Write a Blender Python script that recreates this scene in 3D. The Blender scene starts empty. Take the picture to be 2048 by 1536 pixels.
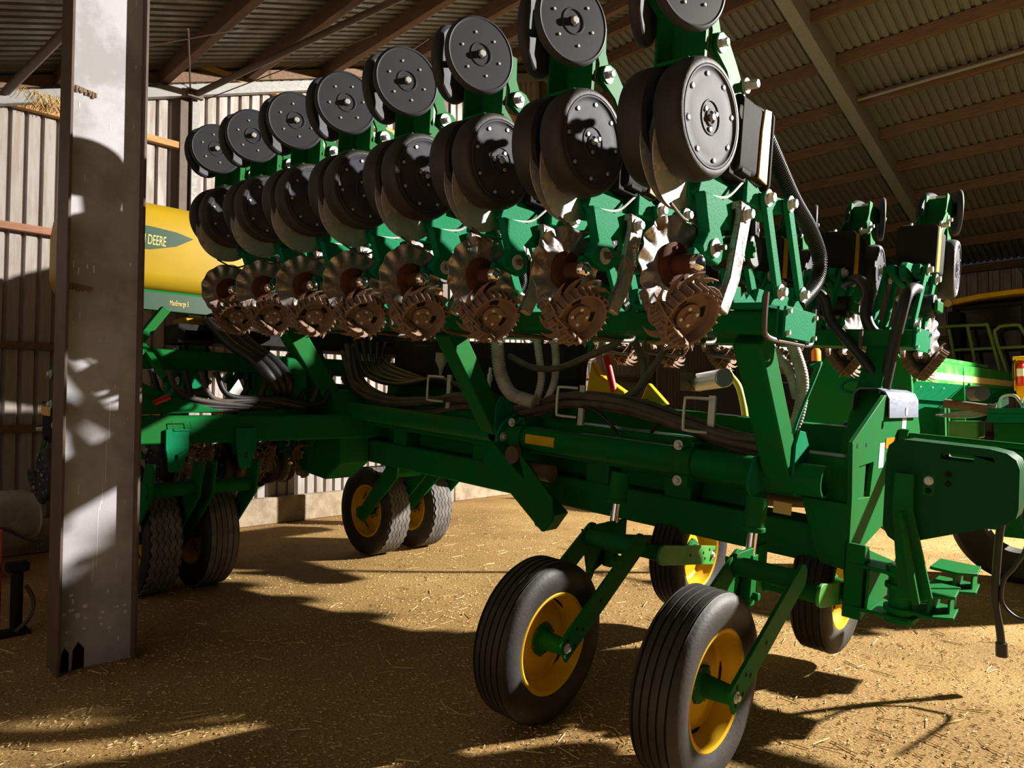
import bpy, bmesh, math, random
from mathutils import Vector, Matrix
from mathutils.geometry import tessellate_polygon
R = math.radians
PI = math.pi
SC = bpy.context.scene
COL = SC.collection
random.seed(11)

# ------------------------------------------------------------------ camera
cam = bpy.data.cameras.new('camera')
cam.sensor_width = 36.0
cam.lens = 36.0 * 1390 / 2048
cam.clip_start = 0.05
co = bpy.data.objects.new('camera', cam)
COL.objects.link(co)
co.location = (0, 0, 1.45)
co.rotation_euler = (R(90 + 2.142), 0, R(44.2))
SC.camera = co

# ------------------------------------------------------------------ light
W_ = bpy.data.worlds.new('world'); SC.world = W_
W_.use_nodes = True
bg = W_.node_tree.nodes['Background']
bg.inputs[0].default_value = (0.80, 0.86, 1.0, 1); bg.inputs[1].default_value = 0.025

def lamp(name, kind, loc, energy, color, size, aim=None, spot=None):
    l = bpy.data.lights.new(name, kind)
    l.energy = energy; l.color = color
    if kind in ('POINT', 'SPOT'): l.shadow_soft_size = size
    if kind == 'SPOT': l.spot_size = spot; l.spot_blend = 0.25
    if kind == 'AREA': l.size = size
    o = bpy.data.objects.new(name, l); COL.objects.link(o); o.location = loc
    if aim is not None:
        o.rotation_euler = (Vector(aim) - Vector(loc)).to_track_quat('-Z', 'Y').to_euler()
    return o
# the yard floodlight beyond the open end of the barn
lamp('yard_floodlight', 'SPOT', (5.6, 14.45, 7.4), 36000, (1.0, 0.95, 0.87), 0.16, (-3.6, 3.9, 1.2), R(68))

SC.view_settings.view_transform = 'Standard'
SC.view_settings.look = 'None'
SC.view_settings.gamma = 1.0
SC.view_settings.exposure = 0.0
SC.view_settings.use_curve_mapping = False

# ------------------------------------------------------------------ materials
def mat(name, color, rough=0.5, metal=0.0, dirt=None, dscale=6.0, damt=0.5, bump=0.0, bscale=40.0, spec=0.5, lo=0.42, hi=0.62, stretch=None, coat=0.0):
    m = bpy.data.materials.new(name); m.use_nodes = True
    nt = m.node_tree; b = nt.nodes['Principled BSDF']
    b.inputs['Base Color'].default_value = (*color, 1)
    b.inputs['Roughness'].default_value = rough
    b.inputs['Metallic'].default_value = metal
    b.inputs['Specular IOR Level'].default_value = spec
    b.inputs['Coat Weight'].default_value = coat
    tc = nt.nodes.new('ShaderNodeTexCoord'); src = tc.outputs['Object']
    if stretch:
        mp = nt.nodes.new('ShaderNodeMapping'); mp.inputs['Scale'].default_value = stretch
        nt.links.new(src, mp.inputs[0]); src = mp.outputs[0]
    if dirt is not None:
        n = nt.nodes.new('ShaderNodeTexNoise'); n.inputs['Scale'].default_value = dscale
        n.inputs['Detail'].default_value = 6; n.inputs['Roughness'].default_value = 0.65
        nt.links.new(src, n.inputs['Vector'])
        r = nt.nodes.new('ShaderNodeMapRange'); r.inputs[1].default_value = lo; r.inputs[2].default_value = hi
        r.inputs[3].default_value = 0.0; r.inputs[4].default_value = damt
        nt.links.new(n.outputs['Fac'], r.inputs[0])
        mx = nt.nodes.new('ShaderNodeMix'); mx.data_type = 'RGBA'
        mx.inputs[6].default_value = (*color, 1); mx.inputs[7].default_value = (*dirt, 1)
        nt.links.new(r.outputs[0], mx.inputs[0]); nt.links.new(mx.outputs[2], b.inputs['Base Color'])
        if metal > 0:
            r2 = nt.nodes.new('ShaderNodeMapRange'); r2.inputs[1].default_value = 0; r2.inputs[2].default_value = max(damt, .01)
            r2.inputs[3].default_value = metal; r2.inputs[4].default_value = metal * 0.15
            nt.links.new(r.outputs[0], r2.inputs[0]); nt.links.new(r2.outputs[0], b.inputs['Metallic'])
            r3 = nt.nodes.new('ShaderNodeMapRange'); r3.inputs[1].default_value = 0; r3.inputs[2].default_value = max(damt, .01)
            r3.inputs[3].default_value = rough; r3.inputs[4].default_value = 0.75
            nt.links.new(r.outputs[0], r3.inputs[0]); nt.links.new(r3.outputs[0], b.inputs['Roughness'])
    if bump:
        n2 = nt.nodes.new('ShaderNodeTexNoise'); n2.inputs['Scale'].default_value = bscale; n2.inputs['Detail'].default_value = 4
        nt.links.new(src, n2.inputs['Vector'])
        bp = nt.nodes.new('ShaderNodeBump'); bp.inputs['Strength'].default_value = bump; bp.inputs['Distance'].default_value = 0.02
        nt.links.new(n2.outputs['Fac'], bp.inputs['Height']); nt.links.new(bp.outputs[0], b.inputs['Normal'])
    return m

GREEN = mat('green_paint', (0.002, 0.14, 0.028), 0.55, spec=0.07, dirt=(0.02, 0.11, 0.018), dscale=3, damt=0.6)
GREEN2 = mat('cast_green_paint', (0.003, 0.185, 0.07), 0.60, spec=0.04, dirt=(0.015, 0.19, 0.10), dscale=9, damt=0.6, bump=0.12, bscale=90)
BRGREEN = mat('bright_green_paint', (0.02, 0.30, 0.03), 0.4, dirt=(0.22, 0.36, 0.12), dscale=5, damt=0.5)
YELLOW = mat('yellow_paint', (0.72, 0.42, 0.004), 0.45, spec=0.2, dirt=(0.42, 0.25, 0.02), dscale=5, damt=0.35)
TANKY = mat('yellow_plastic', (0.42, 0.27, 0.008), 0.5, spec=0.25, dirt=(0.34, 0.22, 0.02), dscale=3, damt=0.4)  # tank yellow, base colour darkened to stand in for shade
RUBBER = mat('tyre_rubber', (0.016, 0.014, 0.0135), 0.62, dirt=(0.05, 0.04, 0.032), dscale=5, damt=0.5, bump=0.08, bscale=60)
GREYRUB = mat('dusty_tyre_rubber', (0.10, 0.095, 0.092), 0.8, dirt=(0.19, 0.17, 0.15), dscale=12, damt=0.8, bump=0.2, bscale=80)
GROOVE = mat('tread_groove', (0.018, 0.017, 0.017), 0.9)
PLASTIC = mat('black_plastic', (0.040, 0.040, 0.048), 0.55, spec=0.18, dirt=(0.05, 0.048, 0.05), dscale=7, damt=0.45, stretch=(1, 1, 1))
DISCPL = mat('moulded_wheel_plastic', (0.040, 0.040, 0.055), 0.62, spec=0.10, dirt=(0.085, 0.08, 0.09), dscale=6, damt=0.5, bump=0.03, bscale=30)
BLACK = mat('black_hose_rubber', (0.012, 0.012, 0.013), 0.5)
HOSE = mat('corrugated_hose', (0.022, 0.022, 0.024), 0.38)
GHOSE = mat('grey_hose', (0.42, 0.40, 0.39), 0.6, dirt=(0.22, 0.20, 0.18), dscale=8, damt=0.7)
BHOSE = mat('brown_black_hose', (0.055, 0.042, 0.035), 0.6, dirt=(0.11, 0.085, 0.065), dscale=8, damt=0.7)
STEEL = mat('worn_steel', (0.46, 0.44, 0.43), 0.40, 0.95, dirt=(0.15, 0.075, 0.045), dscale=16, damt=0.9, lo=0.47, hi=0.60, bump=0.08, bscale=120)
DISCST = mat('polished_disc_steel', (0.72, 0.71, 0.70), 0.38, 0.85, dirt=(0.20, 0.13, 0.09), dscale=22, damt=0.8, lo=0.52, hi=0.66, bump=0.05, bscale=160)
RUSTY = mat('rusty_cast_steel', (0.20, 0.13, 0.095), 0.7, 0.15, spec=0.15, dirt=(0.26, 0.17, 0.12), dscale=18, damt=0.8, bump=0.2, bscale=110)
RUST = mat('rust_orange', (0.10, 0.038, 0.017), 0.75, 0.0, spec=0.08, dirt=(0.07, 0.025, 0.012), dscale=20, damt=0.8)
CHROME = mat('zinc_bolt', (0.62, 0.61, 0.59), 0.45, 0.45, spec=0.3)
MATTE = mat('matt_black_plastic', (0.018, 0.018, 0.02), 0.8, spec=0.1, dirt=(0.04, 0.035, 0.03), dscale=9, damt=0.5)
WASHER = mat('zinc_washer', (0.60, 0.60, 0.58), 0.5, 0.4, spec=0.3)
ROD = mat('chrome_rod', (0.85, 0.83, 0.82), 0.10, 1.0)
GALV = mat('galvanised_column', (0.50, 0.50, 0.53), 0.40, 0.2, dirt=(0.22, 0.21, 0.21), dscale=2.2, damt=0.7, spec=0.6, bump=0.02, bscale=30)
DKST = mat('brown_steel_edge', (0.085, 0.058, 0.042), 0.6, dirt=(0.14, 0.09, 0.06), dscale=10, damt=0.5)
GALV2 = mat('galvanised_rafter', (0.24, 0.235, 0.22), 0.5, 0.3, dirt=(0.32, 0.31, 0.29), dscale=30, damt=0.5)
WALLM = mat('corrugated_wall_sheet', (0.34, 0.305, 0.285), 0.5, 0.15, dirt=(0.27, 0.21, 0.165), dscale=3.5, damt=0.7, stretch=(2, 5, 0.6))
ROOFM = mat('corrugated_roof_sheet', (0.20, 0.20, 0.175), 0.42, 0.3, dirt=(0.15, 0.135, 0.105), dscale=2.5, damt=0.7)
TIMBER = mat('weathered_timber', (0.17, 0.095, 0.05), 0.75, dirt=(0.10, 0.055, 0.032), dscale=8, damt=0.8, stretch=(0.5, 4, 4), bump=0.2, bscale=14)
GIRT = mat('fresh_timber', (0.50, 0.27, 0.085), 0.7, dirt=(0.30, 0.15, 0.05), dscale=7, damt=0.7, stretch=(4, 0.6, 4))
GIRT2 = mat('reddish_timber', (0.36, 0.16, 0.09), 0.7, dirt=(0.2, 0.09, 0.05), dscale=7, damt=0.7, stretch=(4, 0.6, 4))
CONC = mat('concrete_footing', (0.38, 0.30, 0.21), 0.9, dirt=(0.22, 0.16, 0.10), dscale=5, damt=0.8, bump=0.3, bscale=40)
STRAWM = mat('straw_stem', (0.64, 0.46, 0.20), 0.7)
CHAFFM = mat('straw_chaff', (0.60, 0.44, 0.20), 0.75)
DECALG = mat('dark_green_decal', (0.012, 0.055, 0.022), 0.4)
LETTER = mat('pale_yellow_letters', (0.72, 0.55, 0.16), 0.5)
LETTERW = mat('white_letters', (0.65, 0.66, 0.62), 0.5)
WHITE = mat('white_paint', (0.7, 0.7, 0.66), 0.5)
RED = mat('red_paint', (0.55, 0.02, 0.02), 0.35)
ORANGE = mat('orange_lens', (0.9, 0.25, 0.01), 0.3)
GLASS = mat('dark_cab_glass', (0.012, 0.012, 0.012), 0.08, spec=0.6)
CABB = mat('cab_black', (0.016, 0.014, 0.013), 0.75, spec=0.1)
TANKW = mat('dusty_white_plastic', (0.38, 0.35, 0.31), 0.55, dirt=(0.2, 0.17, 0.14), dscale=6, damt=0.7)
BLUEGREY = mat('steel_cover', (0.17, 0.19, 0.26), 0.5, 0.2, spec=0.2, dirt=(0.10, 0.11, 0.14), dscale=5, damt=0.6, stretch=(1, 1, 6))
WGREEN = mat('weight_green_paint', (0.004, 0.075, 0.022), 0.55, spec=0.08)
RAILG = mat('olive_rail_paint', (0.16, 0.30, 0.05), 0.4)
STRIPE = mat('cream_stripe', (0.75, 0.62, 0.22), 0.5)
ALU = mat('ribbed_aluminium', (0.5, 0.5, 0.49), 0.35, 0.8)

# ground: packed straw-coloured earth
def ground_mat():
    m = bpy.data.materials.new('straw_covered_earth'); m.use_nodes = True
    nt = m.node_tree; b = nt.nodes['Principled BSDF']; b.inputs['Roughness'].default_value = 0.9
    b.inputs['Specular IOR Level'].default_value = 0.15
    tc = nt.nodes.new('ShaderNodeTexCoord')
    def noise(s, d=6, r=.6):
        n = nt.nodes.new('ShaderNodeTexNoise'); n.inputs['Scale'].default_value = s
        n.inputs['Detail'].default_value = d; n.inputs['Roughness'].default_value = r
        nt.links.new(tc.outputs['Object'], n.inputs['Vector']); return n
    def ramp(n, stops):
        r = nt.nodes.new('ShaderNodeValToRGB')
        e = r.color_ramp.elements
        e[0].position, e[0].color = stops[0][0], (*stops[0][1], 1)
        e[1].position, e[1].color = stops[-1][0], (*stops[-1][1], 1)
        for p, c in stops[1:-1]:
            k = e.new(p); k.color = (*c, 1)
        nt.links.new(n.outputs['Fac'], r.inputs[0]); return r
    a = ramp(noise(0.9), [(0.3, (0.30, 0.19, 0.078)), (0.5, (0.44, 0.285, 0.118)), (0.7, (0.54, 0.37, 0.16))])
    f = ramp(noise(75, 5, .75), [(0.35, (0.30, 0.24, 0.18)), (0.5, (0.85, 0.8, 0.7)), (0.66, (1.5, 1.4, 1.15))])
    mx = nt.nodes.new('ShaderNodeMix'); mx.data_type = 'RGBA'; mx.blend_type = 'MULTIPLY'; mx.inputs[0].default_value = 0.85
    nt.links.new(a.outputs[0], mx.inputs[6]); nt.links.new(f.outputs[0], mx.inputs[7])
    nt.links.new(mx.outputs[2], b.inputs['Base Color'])
    bp = nt.nodes.new('ShaderNodeBump'); bp.inputs['Strength'].default_value = 0.8; bp.inputs['Distance'].default_value = 0.015
    nt.links.new(noise(55, 6, .7).outputs['Fac'], bp.inputs['Height']); nt.links.new(bp.outputs[0], b.inputs['Normal'])
    return m
GROUND = ground_mat()

# ------------------------------------------------------------------ mesh helpers
def basis(a):
    a = Vector(a).normalized()
    t = Vector((0, 0, 1)) if abs(a.z) < 0.9 else Vector((0, 1, 0))
    u = t.cross(a).normalized(); v = a.cross(u)
    return a, u, v

def catmull(P, sub=8):
    P = [Vector(p) for p in P]
    if len(P) < 3: return P
    out = []
    Q = [2 * P[0] - P[1]] + P + [2 * P[-1] - P[-2]]
    for i in range(1, len(Q) - 2):
        p0, p1, p2, p3 = Q[i - 1:i + 3]
        for k in range(sub):
            t = k / sub
            out.append(0.5 * ((2 * p1) + (p2 - p0) * t + (2 * p0 - 5 * p1 + 4 * p2 - p3) * t * t + (3 * p1 - p0 - 3 * p2 + p3) * t ** 3))
    out.append(P[-1]); return out

class MB:
    def __init__(s): s.v = []; s.f = []; s.mi = []; s.cur = 0
    def add(s, vs, fs, M=None):
        o = len(s.v)
        s.v += [tuple(M @ Vector(p)) if M is not None else tuple(p) for p in vs]
        s.f += [tuple(i + o for i in f) for f in fs]; s.mi += [s.cur] * len(fs); return s
    def box(s, x0, x1, y0, y1, z0, z1, M=None):
        vs = [(x, y, z) for z in (z0, z1) for y in (y0, y1) for x in (x0, x1)]
        return s.add(vs, [(0, 2, 3, 1), (4, 5, 7, 6), (0, 1, 5, 4), (2, 6, 7, 3), (0, 4, 6, 2), (1, 3, 7, 5)], M)
    def beam(s, p0, p1, w, h, up=(0, 0, 1)):
        p0 = Vector(p0); p1 = Vector(p1); a = (p1 - p0).normalized()
        sd = a.cross(Vector(up)).normalized(); u = sd.cross(a)
        vs = [p + sd * (sx * w / 2) + u * (sy * h / 2) for p in (p0, p1) for sx, sy in ((-1, -1), (1, -1), (1, 1), (-1, 1))]
        return s.add(vs, [(3, 2, 1, 0), (4, 5, 6, 7), (0, 1, 5, 4), (1, 2, 6, 5), (2, 3, 7, 6), (3, 0, 4, 7)])
    def lathe(s, prof, c, axis, n=48, a0=0.0):
        c = Vector(c); a, u, v = basis(axis); vs = []; fs = []; rings = []
        for r, h in prof:
            if r < 1e-6:
                rings.append([len(vs)]); vs.append(c + a * h)
            else:
                rings.append(list(range(len(vs), len(vs) + n)))
                vs += [c + a * h + u * (r * math.cos(a0 + 2 * PI * k / n)) + v * (r * math.sin(a0 + 2 * PI * k / n)) for k in range(n)]
        for A, B in zip(rings, rings[1:]):
            for k in range(n):
                k2 = (k + 1) % n
                if len(A) == 1 and len(B) == 1: continue
                if len(A) == 1: fs.append((A[0], B[k], B[k2]))
                elif len(B) == 1: fs.append((A[k], B[0], A[k2]))
                else: fs.append((A[k], B[k], B[k2], A[k2]))
        return s.add(vs, fs)
    def cyl(s, p0, p1, r, r1=None, n=20):
        p0 = Vector(p0); p1 = Vector(p1); L = (p1 - p0).length; r1 = r if r1 is None else r1
        return s.lathe([(0, 0), (r, 0), (r1, L), (0, L)], p0, p1 - p0, n)
    def ring(s, c, axis, ro, ri, h0, h1, n=40):
        return s.lathe([(ri, h0), (ro, h0), (ro, h1), (ri, h1), (ri, h0)], c, axis, n)
    def bolt(s, c, axis, r=0.012, h=0.012, washer=True):
        a = Vector(axis).normalized(); c = Vector(c)
        if washer: s.lathe([(0, 0), (r * 1.6, 0), (r * 1.6, h * .25), (0, h * .25)], c, a, 20)
        s.lathe([(0, 0), (r, 0), (r, h), (r * .85, h * 1.12), (0, h * 1.12)], c, a, 6)
        return s
    def prism(s, poly, o, U, V, t0, t1, holes=()):
        o = Vector(o); U = Vector(U); V = Vector(V); N = U.cross(V).normalized()
        loops = [list(poly)] + [list(h) for h in holes]
        flat = [p for l in loops for p in l]; m = len(flat)
        P = [o + U * p[0] + V * p[1] for p in flat]
        vs = [p + N * t0 for p in P] + [p + N * t1 for p in P]
        if holes:
            tri = tessellate_polygon([[Vector((p[0], p[1], 0)) for p in l] for l in loops])
            fs = [tuple(t) for t in tri] + [tuple(i + m for i in reversed(t)) for t in tri]
        else:
            fs = [tuple(reversed(range(m))), tuple(range(m, 2 * m))]
        k = 0
        for l in loops:
            L = len(l)
            for i in range(L):
                j = (i + 1) % L
                fs.append((k + i, k + j, k + j + m, k + i + m))
            k += L
        return s.add(vs, fs)
    def tube(s, path, r, n=10, smooth=8, corr=None, caps=True):
        P = catmull(path, smooth) if smooth else [Vector(p) for p in path]
        if corr:
            amp, per = corr
            D = [0.0]
            for a, b in zip(P, P[1:]): D.append(D[-1] + (b - a).length)
            L = D[-1]; step = per / 4; N = max(8, int(L / step)); Q = []; i = 0
            for k in range(N + 1):
                d = L * k / N
                while i < len(D) - 2 and D[i + 1] < d: i += 1
                t = (d - D[i]) / max(1e-9, D[i + 1] - D[i]); Q.append(P[i].lerp(P[i + 1], t))
            P = Q
        a = (P[1] - P[0]).normalized(); _, u, v = basis(a); vs = []; fs = []
        for i, p in enumerate(P):
            d = (P[min(i + 1, len(P) - 1)] - P[max(i - 1, 0)]).normalized()
            u = (u - d * u.dot(d)).normalized(); v = d.cross(u)
            rr = r
            if corr: rr = r + (corr[0] if i % 4 in (0, 1) else -corr[0])
            vs += [p + u * (rr * math.cos(2 * PI * k / n)) + v * (rr * math.sin(2 * PI * k / n)) for k in range(n)]
        for i in range(len(P) - 1):
            for k in range(n):
                k2 = (k + 1) % n
                fs.append((i * n + k, i * n + k2, (i + 1) * n + k2, (i + 1) * n + k))
        if caps:
            fs.append(tuple(reversed(range(n)))); e = (len(P) - 1) * n; fs.append(tuple(range(e, e + n)))
        return s.add(vs, fs)
    def build(s, name, m, parent=None, bevel=0.0, angle=38, seg=2):
        me = bpy.data.meshes.new(name); me.from_pydata(s.v, [], s.f)
        bm = bmesh.new(); bm.from_mesh(me)
        bmesh.ops.recalc_face_normals(bm, faces=bm.faces); bm.to_mesh(me); bm.free()
        me.polygons.foreach_set('use_smooth', [True] * len(me.polygons))
        me.set_sharp_from_angle(angle=R(angle))
        for q in (m if isinstance(m, (list, tuple)) else [m]): me.materials.append(q)
        if isinstance(m, (list, tuple)) and len(s.mi) == len(me.polygons): me.polygons.foreach_set('material_index', s.mi)
        o = bpy.data.objects.new(name, me); COL.objects.link(o)
        if parent is not None: o.parent = parent
        if bevel:
            b = o.modifiers.new('bevel', 'BEVEL'); b.width = bevel; b.segments = seg; b.limit_method = 'ANGLE'; b.angle_limit = R(40)
            b.harden_normals = False
        return o

def copies(o, locs, parent):
    # further separate pieces sharing the first one's mesh
    o.location = locs[0]
    for l in locs[1:]:
        c = o.copy(); COL.objects.link(c); c.parent = parent; c.location = l
    return o
def thing(name, label, cat, M=None, group=None):
    o = bpy.data.objects.new(name, None); COL.objects.link(o)
    o.empty_display_size = 0.1
    if M is not None: o.matrix_world = M
    o['label'] = label; o['category'] = cat
    if group: o['group'] = group
    return o
def tag(o, label, cat, group=None):
    o['label'] = label; o['category'] = cat
    if group: o['group'] = group
    return o
def struct(o): o['kind'] = 'structure'; return o
def dup(root, M, label, group=None, skip=()):
    r = root.copy(); COL.objects.link(r); r.matrix_world = M; r['label'] = label
    if group: r['group'] = group
    for ch in root.children:
        if ch.name.split('.')[0] in skip: continue
        c = ch.copy(); COL.objects.link(c); c.parent = r
        for g in ch.children:
            d = g.copy(); COL.objects.link(d); d.parent = c
    return r
def T(x, y, z): return Matrix.Translation((x, y, z))
def text(body, size, m, M, parent, name='lettering', extrude=0.001, shear=0.0, sx=1.0, bold=0.0, align='LEFT'):
    c = bpy.data.curves.new(name, 'FONT'); c.body = body; c.size = size; c.extrude = extrude; c.shear = shear; c.offset = bold; c.align_x = align
    t = bpy.data.objects.new('tmp', c); COL.objects.link(t)
    bpy.context.view_layer.update()
    me = bpy.data.meshes.new_from_object(t.evaluated_get(bpy.context.evaluated_depsgraph_get()))
    bpy.data.objects.remove(t)
    me.transform(M @ Matrix.Diagonal((sx, 1, 1, 1)))
    me.materials.clear(); me.materials.append(m)
    o = bpy.data.objects.new(name, me); COL.objects.link(o)
    if parent is not None: o.parent = parent
    return o
def circ(x, y, r, n=16, ry=None):
    return [(x + r * math.cos(2 * PI * k / n), y + (ry or r) * math.sin(2 * PI * k / n)) for k in range(n)]
def rrect(x0, x1, y0, y1, r, n=5):
    out = []
    for cx, cy, a in ((x1 - r, y1 - r, 0), (x0 + r, y1 - r, 90), (x0 + r, y0 + r, 180), (x1 - r, y0 + r, 270)):
        out += [(cx + r * math.cos(R(a + 90 * k / n)), cy + r * math.sin(R(a + 90 * k / n))) for k in range(n + 1)]
    return out

# the near wing and its frame dip gently towards their near end: its own axes
WO = Vector((-1.1653, 2.2001, 2.4697))
yw, pw = R(2.29), R(-5.037)
EX = Vector((math.cos(pw) * math.cos(yw), math.cos(pw) * math.sin(yw), math.sin(pw)))
EY = Vector((-math.sin(yw), math.cos(yw), 0)); EZ = EX.cross(EY)
WM = Matrix(((EX.x, EY.x, EZ.x, WO.x), (EX.y, EY.y, EZ.y, WO.y), (EX.z, EY.z, EZ.z, WO.z), (0, 0, 0, 1)))
# ------------------------------------------------------------------ the barn
XE, XG = 0.6, -8.5            # open near end, gable wall
YL, YR, YRG = -2.6, 19.5, 9.49
def pbot(y): return 4.142 + 0.376 * y if y < YRG else 7.71 - 0.28 * (y - YRG)
fl = MB(); NG = 60
for i in range(NG + 1):
    for j in range(NG + 1):
        x = -14 + 26 * i / NG; y = -8 + 34 * j / NG
        fl.v.append((x, y, 0.0))
for i in range(NG):
    for j in range(NG):
        a = i * (NG + 1) + j; fl.f.append((a, a + NG + 1, a + NG + 2, a + 1))
struct(fl.build('floor', GROUND))

def profile(a, b, per, dep, flat=0.62):
    pts = []; p = a
    while p < b:
        w = per * flat; e = per * 0.08
        pts += [(p, 0), (p + w, 0), (p + w + e, dep), (p + per - e, dep)]; p += per
    pts.append((p, 0)); return pts
# gable wall, vertical ribs
def wall_sheet(pts, fx, z0, z1f):
    m = MB()
    for p, d in pts:
        m.v.append(fx(p, d, z0)); m.v.append(fx(p, d, z1f(p)))
    for i in range(len(pts) - 1): m.f.append((2 * i, 2 * i + 2, 2 * i + 3, 2 * i + 1))
    return m
gw = wall_sheet(profile(YL, YR, 0.1397, -0.035, 0.68), lambda p, d, z: (XG + d, p, z), 0.3, lambda y: pbot(y) + 0.16)
struct(gw.build('wall_far', WALLM, angle=20))
rw = wall_sheet(profile(XG, XE, 0.22, 0.04, 0.6), lambda p, d, z: (p, YR + d, z), 0.0, lambda y: 4.86)
struct(rw.build('wall_right', WALLM, angle=20))
lw = wall_sheet(profile(XG, XE, 0.22, -0.04, 0.6), lambda p, d, z: (p, YL + d, z), 0.0, lambda y: pbot(YL) + 0.1)
struct(lw.build('wall_left', WALLM, angle=20))
# roof sheets, ribs run down the slopes
def roof(name, ya, yb):
    m = MB(); pts = profile(XG - 0.3, XE, 0.135, 0.04, 0.55)
    for p, d in pts:
        m.v.append((p, ya, pbot(ya) + 0.20 + d)); m.v.append((p, yb, pbot(yb) + 0.20 + d))
    for i in range(len(pts) - 1): m.f.append((2 * i, 2 * i + 2, 2 * i + 3, 2 * i + 1))
    struct(m.build(name, ROOFM, angle=20))
roof('ceiling_left_slope', YL - 0.2, YRG - 0.001)
roof('ceiling_right_slope', YRG + 0.001, YR + 0.35)
# concrete footing
c = MB(); c.box(XG - 0.1, -8.38, YL, YR, 0, 0.335); struct(c.build('baseboard_far', CONC, bevel=0.015))
c = MB(); c.box(XG, -8.36, 7.3, 7.75, 0, 0.55); struct(c.build('trim_1', CONC, bevel=0.02))
# purlins
ntrim = [1]
def trim(m, mt, bevel=0.006):
    ntrim[0] += 1; return struct(m.build('trim_%d' % ntrim[0], mt, bevel=bevel))
for y in (-1.3, -0.25, 0.8, 1.83, 2.86, 3.86, 4.96, 6.0, 7.05, 8.1, 9.1):
    m = MB(); m.box(XG - 0.2, XE, y - 0.045, y + 0.045, pbot(y), pbot(y) + 0.205); trim(m, TIMBER)
def yend(m, xa, xb, y, h=0.2):        # purlin with its lower corner cut off at the rafter
    z = pbot(y)
    m.prism([(xa, z + .02), (xa + .06, z), (xb, z), (xb, z + h), (xa, z + h)], (0, y, 0), (1, 0, 0), (0, 0, 1), -0.04, 0.04)
for y in (9.9, 10.72, 11.76, 12.88, 13.92, 15.06, 16.2, 17.35, 18.5):
    m = MB(); yend(m, -4.0, XE, y); trim(m, TIMBER)
    m = MB(); m.box(XG - .2, -4.22, y - 0.04, y + 0.04, pbot(y), pbot(y) + 0.2); trim(m, TIMBER)
# thin galvanised conduit on one purlin
m = MB(); m.cyl((-3.98, 12.72, pbot(12.72) + .03), (XE, 12.72, pbot(12.72) + .03), 0.03); trim(m, GALV2, 0)
# rafters of the steel frame: right slope, web and flanges
def rafter(ya, yb):
    m = MB(); L = []
    for y in (ya, yb): L.append((y, pbot(y)))
    (y0, z0), (y1, z1) = L
    d = Vector((0, y1 - y0, z1 - z0)).normalized(); n = Vector((0, -d.z, d.y))
    if n.z < 0: n = -n
    a = Vector((-4.1, y0, z0)); b = Vector((-4.1, y1, z1))
    m.beam(a + n * 0.02, b + n * 0.02, 0.20, 0.34, n)
    return trim(m, GALV2, 0.002)
rafter(YRG, YR); rafter(YRG, 1.0)
# gable frame: sloping channel, ridge part and posts
m = MB()
for ya, yb in ((YL, YRG), (YRG, YR)):
    m.beam((-8.37, ya, pbot(ya) - 0.10), (-8.37, yb, pbot(yb) - 0.10), 0.10, 0.13)
trim(m, GALV2, 0.008)
m = MB()
for ya, yb in ((YL, YRG), (YRG, YR)):
    m.beam((-8.44, ya, pbot(ya) + 0.085), (-8.44, yb, pbot(yb) + 0.085), 0.05, 0.12)
trim(m, TIMBER)
m = MB()
for ya, yb in ((YL, YRG), (YRG, YR)):
    m.beam((-8.43, ya, pbot(ya) + 0.225), (-8.43, yb, pbot(yb) + 0.225), 0.04, 0.045)
trim(m, GIRT)
for y in (-0.9, 3.17, 7.19, 9.56, 13.2, 17.0):
    m = MB(); zt = pbot(y) - .12
    m.box(-8.44, -8.40, y - 0.12, y + .0, 0, zt); o = trim(m, DKST, .002); m = MB(); m.box(-8.44, -8.36, y, y + .075, 0, zt)
    trim(m, GALV2, 0.002)
# girts between the posts
for ya, yb, z, mt in ((YL, 3.08, 4.56, GIRT), (3.28, 7.1, 5.60, GIRT), (3.28, 7.1, 4.50, GIRT), (7.29, 9.48, 6.62, GIRT), (7.29, 9.48, 5.5, GIRT),
                      (YL, 3.08, 3.30, GIRT2), (3.28, 7.1, 3.30, GIRT2), (7.29, 13, 3.3, TIMBER),
                      (YL, 3.08, 2.10, TIMBER), (3.28, 7.1, 2.10, TIMBER), (7.29, 13, 2.1, TIMBER), (YL, 3.08, 1.26, TIMBER), (3.28, 7.1, 1.26, TIMBER), (7.29, 13, 1.1, GIRT2)):
    m = MB(); m.box(-8.49, -8.41, ya, yb, z - 0.038, z + 0.038); trim(m, mt)
# right wall: eave beam and girts
m = MB(); m.box(XG, XE, YR - .14, YR - .02, 4.72, 4.90); trim(m, TIMBER)
for z in (0.9, 2.0, 3.2):
    m = MB(); m.box(XG, XE, YR - .09, YR - .01, z - .05, z + .05); trim(m, TIMBER)
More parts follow.
